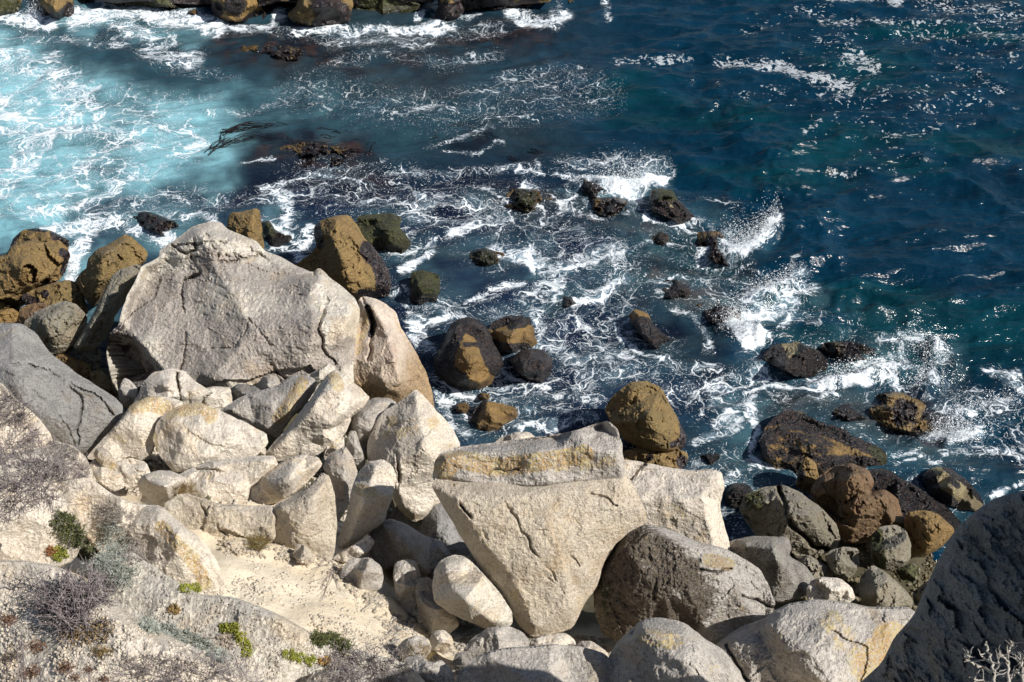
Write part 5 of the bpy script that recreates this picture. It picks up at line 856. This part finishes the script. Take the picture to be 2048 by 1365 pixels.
# kelp lying on the water
def tube(V, F, pts, r0, r1=None, n=4):
    pts = np.asarray(pts, float); r1 = r0 if r1 is None else r1; m = len(pts); b = len(V)
    up = np.array([0.3, 0.2, 0.93])
    for i, p in enumerate(pts):
        tg = pts[min(i+1, m-1)] - pts[max(i-1, 0)]; tg /= max(np.linalg.norm(tg), 1e-9)
        s1 = np.cross(tg, up); s1 /= max(np.linalg.norm(s1), 1e-6); s2 = np.cross(tg, s1)
        r = r0 + (r1-r0)*i/max(1, m-1)
        for k in range(n):
            a_ = 2*math.pi*k/n; V.append(p + r*(math.cos(a_)*s1 + math.sin(a_)*s2))
    for i in range(m-1):
        for k in range(n): F.append((b+i*n+k, b+i*n+(k+1) % n, b+(i+1)*n+(k+1) % n, b+(i+1)*n+k))
kelp_m = plain_mat('kelp', (0.004, 0.004, 0.007), 0.6, col2=(0.014, 0.010, 0.010), scale=6, spec=.2)
def kelp(label, paths):
    V, F = [], []
    for (pts, n, spread) in paths:
        pts = np.array(pts, float)
        for j in range(max(4, n//3)):
            q = pts + rs.normal(0, spread, (1, 2))*[1, .55]; tt = np.linspace(0, len(q)-1, 14); i0 = np.clip(tt.astype(int), 0, len(q)-2); fr = (tt-i0)[:, None]
            c_ = q[i0]*(1-fr) + q[i0+1]*fr + np.cumsum(rs.normal(0, 1.2, (14, 2)), 0)
            w_ = at_z(c_[:, 0], c_[:, 1], 0.0); w_[:, 2] += 0.06*np.sin(tt*3+j)
            tube(V, F, w_, rs.uniform(.008, .018), .004)
    return tag(mesh_obj('floating_kelp', V, F, kelp_m), label, 'kelp', 'kelp mats between the reef and the shore')
kelp('dark kelp mat trailing left at the edge of the milky water', [([(450,265),(490,255),(540,252),(575,265),(575,290)],50,6),([(445,290),(450,262),(480,250)],5,3),([(420,310),(450,285),(500,270),(560,270)],50,7)])
kelp('curling dark kelp strands right of the first kelp mat', [([(610,285),(640,260),(670,262),(710,280)],16,4),([(700,300),(735,305),(745,280)],9,3),([(640,275),(690,275),(740,290)],8,5)])
kelp('small dark kelp mat with white lace over it in mid channel', [([(860,275),(910,255),(960,258),(985,280)],26,5),([(930,290),(975,285),(990,300)],24,6)])
kelp('thin kelp loop below and right of the mid channel mat', [([(1020,315),(1050,330),(1080,318),(1060,305)],5,2),([(1060,300),(1100,320),(1130,330)],8,5)])
kelp('faint purple-brown kelp raft alone in the open blue water', [([(1680,325),(1720,322),(1750,330)],12,5)])
# ================================================================== plants, gravel, twigs
allV, allF, off_ = [], [], 0
for o in ROCKS + [ground]:
    if o is ground: GND = len(allF)
    m = o.data; n = len(m.vertices); a_ = np.zeros(n*3, np.float32); m.vertices.foreach_get('co', a_)
    allV.append(a_.reshape(-1, 3) + np.array(o.location)); 
    allF += [[off_+i for i in p.vertices] for p in m.polygons]; off_ += n
BV = BVHTree.FromPolygons(np.concatenate(allV).tolist(), allF)
def hit(u, v, idx=False):
    d = rays(u, v); r = BV.ray_cast(Vector(CAM), Vector(d))
    if r[0] is None: return (at_z(u, v, 0.0), np.array([0, 0, 1.0]), -1) if idx else (at_z(u, v, 0.0), np.array([0, 0, 1.0]))
    n = np.array(r[1]); 
    if n@d > 0: n = -n
    return (np.array(r[0]), n, r[2]) if idx else (np.array(r[0]), n)
rp = np.random.RandomState(11)
PM = {
 'twig':   plain_mat('dry_purple_grey_twig', (0.15, 0.125, 0.125), 0.9, col2=(0.27, 0.235, 0.23)),
 'pale':   plain_mat('pale_dry_stem', (0.30, 0.27, 0.23), 0.9, col2=(0.42, 0.39, 0.34)),
 'bone':   plain_mat('bleached_dead_branch', (0.42, 0.39, 0.34), 0.85, col2=(0.30, 0.27, 0.23)),
 'silver': plain_mat('silver_leaf', (0.24, 0.26, 0.22), 0.8, col2=(0.38, 0.40, 0.36)),
 'olive':  plain_mat('olive_leaf', (0.045, 0.055, 0.015), 0.7, col2=(0.12, 0.13, 0.04), scale=30),
 'lime':   plain_mat('yellow_green_leaf', (0.13, 0.15, 0.02), 0.45, col2=(0.30, 0.30, 0.05), scale=40),
 'red':    plain_mat('reddish_leaf', (0.16, 0.06, 0.03), 0.5, col2=(0.28, 0.13, 0.05), scale=40),
 'orange': plain_mat('orange_leaf', (0.34, 0.17, 0.05), 0.5, col2=(0.42, 0.28, 0.08), scale=40),
 'straw':  plain_mat('dry_straw', (0.30, 0.20, 0.08), 0.9, col2=(0.17, 0.12, 0.05)),
 'seed':   plain_mat('brown_seed_head', (0.17, 0.095, 0.055), 0.9, col2=(0.07, 0.04, 0.03), scale=60),
 'soil':   plain_mat('dark_litter', (0.09, 0.07, 0.055), 1.0),
}
def unit(v): return v/max(np.linalg.norm(v), 1e-9)
def stem_path(p, d, L, n=5, droop=0.0, wig=0.25):
    pts = [p]; 
    for i in range(n):
        d = unit(d + rp.normal(0, wig, 3) - np.array([0, 0, droop])); pts.append(pts[-1] + d*L/n)
    return pts, d
def leafquad(V, F, p, d, L, wd, nrm=None):
    nrm = unit(rp.normal(0, 1, 3)) if nrm is None else nrm
    s = unit(np.cross(d, nrm)); b = len(V)
    V += [p, p + d*L*.5 + s*wd, p + d*L, p + d*L*.5 - s*wd]; F.append((b, b+1, b+2, b+3))
def fat_leaf(V, F, p, d, L, wd):
    s = unit(np.cross(d, [0.1, 0.2, 1])); n = np.cross(s, d); b = len(V); m = p + d*L*.5
    V += [p, m + s*wd, m + n*wd*.7, m - s*wd, m - n*wd*.6, p + d*L + n*L*.1]
    for k in range(4): F.append((b, b+1+k, b+1+(k+1) % 4)); F.append((b+5, b+1+(k+1) % 4, b+1+k))
def plant(name, label, cat, spots, kind='twig', n=60, L=0.3, th=.004, mats=('twig', 'olive'), group=None, up=1.0, leaf=(0, .02, .005), droop=0.02, wig=.3, spread=1.0, forks=2, head=0):
    """spots: (u, v, radius px) centres; stems rise from the surface actually seen there"""
    SV, SF, LV, LF = [], [], [], []; root = None
    for (u, v, r) in spots:
        c0, n0 = hit(u, v)
        if root is None:
            root = bpy.data.objects.new(name, None); C.objects.link(root); root.location = c0; root.empty_display_size = .1
            tag(root, label, cat, group)
        for i in range(n):
            rr = r*math.sqrt(rp.uniform())*0.75*spread; an = rp.uniform(0, 6.283)
            p, nr = hit(u + rr*math.cos(an), v + rr*math.sin(an)*.8)
            if np.linalg.norm(p-c0) > 1.1*L + r*0.006 : p = c0 + (p-c0)*0.3
            out = unit(p - c0 + 1e-6)
            d = unit(up*(0.6*n0 + np.array([0, 0, .7])) + out*rp.uniform(.2, 1.1) + rp.normal(0, .35, 3))
            l = L*rp.uniform(.5, 1.15); nn = 4
            pts, de = stem_path(p - d*.01, d, l, nn, droop, wig)
            if kind != 'succulent': tube(SV, SF, pts, th, th*.45, 3)
            for k in range(forks):
                j = rp.randint(1, nn); d2 = unit(pts[j]-pts[j-1] + rp.normal(0, .6, 3)); q2, _ = stem_path(pts[j], d2, l*rp.uniform(.25, .6), 3, droop, wig)
                if kind != 'succulent': tube(SV, SF, q2, th*.7, th*.3, 3)
                for _k in range(leaf[0]):
                    jj = rp.randint(0, 3); pp = q2[jj] + (q2[jj+1]-q2[jj])*rp.uniform(); leafquad(LV, LF, pp, unit(d2 + rp.normal(0, .8, 3)), leaf[1]*rp.uniform(.6, 1.3), leaf[2])
            for _k in range(leaf[0]):
                jj = rp.randint(nn//2, nn); pp = pts[jj] + (pts[jj+1]-pts[jj])*rp.uniform(); dd = unit(d + rp.normal(0, .8, 3))
                if kind == 'succulent': fat_leaf(LV, LF, p + unit(rp.normal(0, 1, 3))*.01, unit(d + rp.normal(0, .5, 3)), leaf[1]*rp.uniform(.6, 1.3), leaf[2])
                else: leafquad(LV, LF, pp, dd, leaf[1]*rp.uniform(.6, 1.3), leaf[2])
            if head:
                for _k in range(head): leafquad(LV, LF, pts[-1] + rp.normal(0, .012, 3), unit(rp.normal(0, 1, 3)+[0, 0, .8]), leaf[1], leaf[2])
    if SV: mesh_obj('stems', SV, SF, PM[mats[0]], root)
    if LV: mesh_obj('leaves' if not head else 'seed_heads', LV, LF, PM[mats[1]], root)
    return root
gb = 'dry brush clumps on the near hillside'
plant('dry_brush', 'big leafless purple-grey brush spilling over the left edge', 'shrub', [(20,880,70),(50,940,70),(90,970,55),(10,1000,60),(25,820,40)], n=75, L=.34, th=.0045, group=gb, leaf=(2,.018,.005), mats=('twig','twig'), forks=3)
plant('dry_brush', 'dusty brush strip along the pale ledge by the bright orange-tipped stone', 'shrub', [(120,905,40),(150,925,35),(165,950,25),(110,940,25)], n=60, L=.16, th=.003, group=gb, leaf=(2,.014,.004), mats=('twig','pale'), forks=3)
plant('green_shrub', 'olive green leafy shrub growing from the rock at left', 'shrub', [(125,1048,26),(150,1075,30),(178,1085,26),(165,1110,22),(195,1105,18)], n=90, L=.12, th=.003, leaf=(9,.020,.006), mats=('twig','olive'), forks=2)
plant('silver_brush', 'wiry silver plant right beside the olive green shrub', 'shrub', [(222,1075,34),(225,1115,34),(205,1140,26),(245,1150,26)], n=95, L=.15, th=.0028, leaf=(4,.022,.0035), mats=('silver','silver'), forks=3, wig=.2)
plant('dry_brush', 'brown wispy dry brush above the silver plant', 'shrub', [(222,1030,34),(248,1042,32)], n=70, L=.14, th=.0026, group=gb, leaf=(3,.016,.004), mats=('pale','twig'), forks=2)
plant('dry_brush', 'thin brown dry brush fringing the right side of the silver plant', 'shrub', [(262,1090,28),(270,1112,26)], n=60, L=.14, th=.0026, group=gb, leaf=(3,.016,.004), mats=('pale','twig'), forks=2)
plant('succulent', 'red and yellow-green succulent cushion on the left ledge', 'succulent', [(120,1108,20)], kind='succulent', n=70, L=.05, leaf=(4,.045,.008), mats=('twig','lime'), forks=0)
plant('succulent', 'reddish part-dry succulent at the ledge edge beside the green shrub', 'succulent', [(104,1102,12)], kind='succulent', n=40, L=.05, leaf=(4,.045,.008), mats=('twig','red'), forks=0)
plant('dry_brush', 'spiky dark grey bush with bare upright stalks at lower left', 'shrub', [(110,1205,45),(150,1220,45),(180,1190,40),(205,1170,30),(150,1245,30)], n=60, L=.26, th=.0045, group=gb, leaf=(3,.016,.005), mats=('twig','twig'), forks=3, wig=.22)
plant('dry_brush', 'low brown dead mat under the spiky dark bush', 'shrub', [(170,1270,30),(205,1265,28),(140,1262,25)], n=60, L=.08, th=.003, group=gb, leaf=(3,.016,.005), mats=('twig','straw'), forks=2)
plant('succulent', 'bright square-looking green succulent above the silver cushion', 'succulent', [(372,1176,16),(390,1176,14)], kind='succulent', n=60, L=.04, leaf=(4,.036,.0075), mats=('twig','lime'), forks=0)
plant('succulent', 'small brown dried succulent left of the bright green one', 'succulent', [(350,1220,14)], kind='succulent', n=60, L=.04, leaf=(4,.034,.007), mats=('twig','straw'), forks=0)
plant('silver_cushion', 'long silvery grey cushion plant lying along the ledge near the bottom', 'shrub', [(300,1258,24),(335,1270,30),(372,1282,30),(405,1298,28),(435,1315,22)], n=140, L=.07, th=.0022, leaf=(7,.024,.0035), mats=('silver','silver'), forks=1, wig=.15)
plant('succulent', 'yellow-green succulent trailing in an arc right of the silver cushion', 'succulent', [(450,1258,12),(468,1258,14),(484,1275,14),(492,1292,14),(494,1308,12)], kind='succulent', n=45, L=.04, leaf=(4,.036,.0075), mats=('twig','lime'), forks=0)
plant('succulent', 'orange-tinged succulent patch left of the green mossy cushion', 'succulent', [(580,1308,15),(600,1316,16),(622,1322,14)], kind='succulent', n=42, L=.04, leaf=(4,.038,.0075), mats=('twig','lime'), forks=0)
plant('succulent', 'small orange succulent tuft at the tail of the orange-tinged patch', 'succulent', [(648,1322,12)], kind='succulent', n=50, L=.04, leaf=(4,.036,.0075), mats=('twig','orange'), forks=0)
plant('green_cushion', 'dense green cushion plant at the lower end of the sand', 'shrub', [(640,1280,18),(662,1282,20),(684,1292,18)], n=150, L=.08, th=.002, leaf=(8,.022,.005), mats=('twig','olive'), forks=1)
plant('dry_brush', 'tangle of dead grey stems in cliff shadow at the bottom', 'shrub', [(680,1330,35),(730,1335,40),(780,1345,40),(700,1355,30)], n=60, L=.20, th=.004, group=gb, leaf=(2,.014,.004), mats=('twig','pale'), forks=3)
plant('grass_tuft', 'ochre dry grass tuft between the bottom stones', 'grass tuft', [(835,1305,24),(858,1308,24)], n=110, L=.10, th=.002, mats=('straw','straw'), forks=0, leaf=(1,.03,.002), wig=.12)
plant('grass_tuft', 'dry straw-coloured grass at the corner of the overhanging boulder', 'grass tuft', [(355,985,16),(372,980,14)], n=110, L=.16, th=.0022, mats=('straw','straw'), forks=1, leaf=(1,.03,.002), wig=.14)
plant('round_bush', 'round dry brown bush alone on the pale sand wall', 'shrub', [(515,1090,20)], n=200, L=.17, th=.0024, mats=('straw','olive'), forks=2, leaf=(2,.018,.004), wig=.18)
plant('grass_tuft', 'tiny ochre tuft on the gravel ledge near the bottom left', 'grass tuft', [(200,1306,14),(215,1308,10)], n=60, L=.06, th=.002, mats=('straw','straw'), forks=0, leaf=(1,.03,.002))
plant('grass_tuft', 'small green lichen-like tuft on the long pale rock mass', 'grass tuft', [(417,996,6)], n=50, L=.03, th=.002, mats=('olive','olive'), forks=0, leaf=(2,.02,.003))
plant('dry_brush', 'row of thin bare stalks standing at the bottom edge', 'shrub', [(320,1345,30),(370,1350,35),(420,1350,30),(270,1355,30),(480,1360,30)], n=16, L=.28, th=.003, group=gb, leaf=(2,.014,.004), mats=('twig','twig'), forks=4, wig=.15)
plant('dry_brush', 'short bare sprig on the ochre-streaked ledge', 'shrub', [(314,1112,14)], n=18, L=.12, th=.003, group=gb, leaf=(1,.014,.004), mats=('twig','twig'), forks=2)
# fallen twigs
def fallen(label, paths, m='pale', r=.006, name='fallen_twigs'):
    V, F = [], []
    for pth in paths:
        pts = []
        for a_, b_ in zip(pth[:-1], pth[1:]):
            for f in np.linspace(0, 1, 6, endpoint=False):
                u, v = a_[0]*(1-f)+b_[0]*f, a_[1]*(1-f)+b_[1]*f; p, n_ = hit(u, v); pts.append(p + n_*(r+.03*rp.uniform()))
        tube(V, F, pts, r, r*.4, 4)
    return tag(mesh_obj(name, V, F, PM[m]), label, 'twigs', 'fallen twigs on the sand')
def spray_paths(c, ends, nsub=4, j=8):
    out = []
    for e in ends:
        m_ = ((c[0]+e[0])/2 + rp.normal(0, j), (c[1]+e[1])/2 + rp.normal(0, j)); out.append([c, m_, e])
        for _ in range(nsub): out.append([m_, (e[0]+rp.normal(0, j*2), e[1]+rp.normal(0, j*2))])
    return out
fallen('fan of fallen dry twigs around the rounded grey stone', spray_paths((668,1130), [(625,1135),(640,1160),(680,1190),(640,1185),(730,1195),(700,1160),(615,1120),(630,1200)], 4, 9), 'twig', .004)
fallen('pale broom of dead twigs beside the dark upright stone', spray_paths((722,1225), [(765,1180),(775,1195),(780,1210),(760,1215),(750,1180),(785,1185)], 5, 7), 'pale', .004)
fallen('few dark twigs in the shade below the dark upright stones', spray_paths((800,1245), [(835,1220),(815,1260),(840,1250),(780,1255)], 4, 7), 'twig', .004)
fallen('single bare branch reaching in over the left edge', [[(-30,1177),(20,1178),(75,1176)],[(35,1177),(45,1165),(52,1152)]], 'twig', .008)
# tall stalks near the eye at the lower left
def stalk(label, root_uv, z0, tips, heads, m='twig', hm='seed', r=.004, hr=.03, name='seed_stalk', group='blurred seed stalks in the lower left corner'):
    P0 = at_z(root_uv[0], root_uv[1], z0); root = bpy.data.objects.new(name, None); C.objects.link(root); root.location = P0; tag(root, label, 'dry stalks', group)
    V, F, HV, HF = [], [], [], []; R0 = np.linalg.norm(P0-CAM)
    for i, (u, v) in enumerate(tips):
        d = rays(u, v); P1 = CAM + d*R0*rp.uniform(.86, .95); mid_ = (P0+P1)/2 + rp.normal(0, .03, 3); tube(V, F, [P0, (P0*2+mid_)/3 + rp.normal(0, .01, 3), mid_, (mid_+P1)/2 + rp.normal(0, .01, 3), P1], r, r*.5, 4)
        for k in range(6):
            f = rp.uniform(.4, .95); q = P0*(1-f)+P1*f; q2, _ = stem_path(q, unit(P1-P0+rp.normal(0, .8, 3)*np.linalg.norm(P1-P0)), .08, 3); tube(V, F, q2, r*.5, r*.3, 3)
        if i < heads:
            HV, HF = [], []
            for k in range(260):
                o_ = rp.normal(0, 1, 3); o_ = unit(o_)*hr*rp.uniform(.2, 1)*np.array([1.25, .9, .7]); leafquad(HV, HF, P1 + o_, unit(rp.normal(0, 1, 3)), hr*.28, hr*.09)
            mesh_obj('seed_head', HV, HF, PM[hm], root)
    mesh_obj('stems', V, F, PM[m], root)
stalk('tall seed stalks with four brown flat heads, nearest the lower left corner', (60,1520), 10.6, [(72,1295),(130,1335),(62,1345),(15,1240)], 4, hr=.045)
stalk('pale fluffy stalks just above the brown heads in the lower left corner', (45,1500), 10.2, [(42,1255),(30,1250),(50,1270),(98,1315)], 3, hm='pale', hr=.035)
stalk('brown-headed stalk pair at the bottom right of the seed stalk group', (170,1520), 10.3, [(178,1340),(205,1360),(150,1355)], 3, hr=.03)
stalk('dark dried head leaning in from the left edge near the bottom', (-10,1500), 10.5, [(10,1318),(28,1312),(-10,1300)], 2, hm='soil', hr=.035)
def dead_branch(label, root_uv, z0, tree):
    V, F = [], []; P0 = at_z(root_uv[0], root_uv[1], z0); R0 = np.linalg.norm(P0-CAM)
    for pth, r0, r1 in tree:
        pts = [CAM + rays(u, v)*R0*(1+.03*math.sin(u*.1)) for u, v in pth]; pts = np.array(pts); tt = np.linspace(0, len(pts)-1, 5*len(pts)); i0 = np.clip(tt.astype(int), 0, len(pts)-2); pts = pts[i0]*(1-(tt-i0))[:, None] + pts[i0+1]*(tt-i0)[:, None] + rp.normal(0, .0035, (len(tt), 3)); tube(V, F, pts, r0*.85, r1*.5, 6)
        for k in range(5):
            j = rp.randint(2, len(pts)-1); q2, _ = stem_path(pts[j], unit(rp.normal(0, 1, 3)+[0, 0, .6]), rp.uniform(.02, .07), 3, 0, .3); tube(V, F, q2, r1*.6, .0015, 4)
    tag(mesh_obj('dead_branch', V, F, PM['bone']), label, 'branch', 'bleached branches in the lower right corner')
dead_branch('bleached forked twig at the left of the lower right corner branches', (1990,1460), 11.2, [([(1996,1430),(1990,1365),(1984,1330),(1976,1300),(1973,1284)],.012,.006),([(1990,1350),(1965,1335),(1940,1325),(1926,1312)],.009,.005),([(1984,1328),(1968,1318),(1955,1300)],.008,.004),([(1950,1332),(1938,1318),(1934,1308)],.006,.003),([(1992,1375),(1965,1362),(1938,1355)],.008,.004),([(1988,1345),(1998,1330),(1994,1310)],.006,.004)])
dead_branch('bleached upright twig standing between the two others in the corner', (2020,1460), 11.1, [([(2018,1430),(2016,1365),(2017,1320),(2012,1288)],.013,.007),([(2017,1325),(2005,1312),(1998,1306)],.007,.004),([(2016,1305),(2024,1290),(2022,1282)],.006,.004),([(2016,1365),(2030,1350),(2036,1338)],.007,.004)])
dead_branch('bleached twig at the right edge of the lower right corner', (2048,1460), 11.0, [([(2052,1430),(2046,1365),(2044,1330),(2038,1305)],.012,.006),([(2044,1335),(2032,1318),(2026,1304)],.008,.004),([(2046,1360),(2034,1345),(2030,1340)],.007,.004),([(2044,1322),(2052,1305)],.007,.004)])

# gravel and chips (nobody could count them)
def scatter(label, name, poly, n, r0, r1, mat, cat='gravel', pw=3, low=False):
    pl = np.array(poly, float); lo, hi = pl.min(0), pl.max(0); P, Rr = [], []
    for _try in range(12):
        if len(P) >= n: break
        q = rp.uniform(lo, hi, (n, 2)); q = q[inside(q, poly)]
        q = q[noise(np.c_[q/30, np.zeros(len(q))], 8) > rp.uniform(-.7, .6, len(q))]
        for u, v in q[:n-len(P)]:
            p, nr, ix = hit(u, v, True)
            if low and (ix < GND): continue
            r = r0 + (r1-r0)*rp.uniform()**pw; P.append(p + nr*r*.25); Rr.append(r)
    o = specks(name, np.array(P), np.array(Rr), mat); vattr(o, 'paint', np.zeros((len(o.data.vertices), 4)))
    return tag(o, label, cat, kind='stuff')
scatter('coarse pale gravel over the ledges in the bottom left corner', 'gravel', [(0,1130),(230,1230),(420,1310),(640,1360),(640,1365),(0,1365)], 3600, .003, .022, MATS['cream'])
scatter('loose grit on the grey ledge below the sand', 'gravel', [(260,1110),(330,1150),(470,1200),(640,1275),(720,1320),(500,1340),(320,1260)], 1800, .003, .018, MATS['grey'])
scatter('small stones and crumbs on the pale sand slope', 'gravel', [(440,1110),(560,1090),(640,1140),(700,1190),(800,1270),(780,1290),(600,1230),(470,1180)], 1500, .003, .03, MATS['cream'], pw=5)
scatter('chips and grit gathered where the sand meets the rocks', 'gravel', [(420,1060),(560,1080),(680,1110),(760,1190),(830,1290),(790,1310),(740,1220),(660,1150),(560,1120),(450,1110)], 1500, .004, .05, MATS['face'], pw=5, low=True)
scatter('grit along the lower edge of the sand', 'gravel', [(440,1180),(560,1225),(700,1290),(780,1320),(790,1290),(600,1215),(480,1160)], 1200, .004, .035, MATS['cream'], pw=5, low=True)
scatter('broken stone chips filling the gaps in the rubble', 'rubble', [(180,880),(260,800),(560,760),(740,800),(780,1020),(700,1110),(540,1030),(320,1000),(190,980)], 2600, .006, .06, MATS['cream'], pw=4, low=True)
scatter('stone chips in the crevices at the bottom', 'rubble', [(780,1230),(900,1240),(1240,1280),(1240,1330),(780,1365)], 900, .006, .05, MATS['grey'], pw=4, low=True)
scatter('small dark stones in the gaps of the lower right pile', 'rubble', [(1480,1060),(1900,1060),(1880,1150),(1820,1230),(1600,1220),(1480,1130)], 500, .02, .10, MATS['olive'], pw=3, low=True)
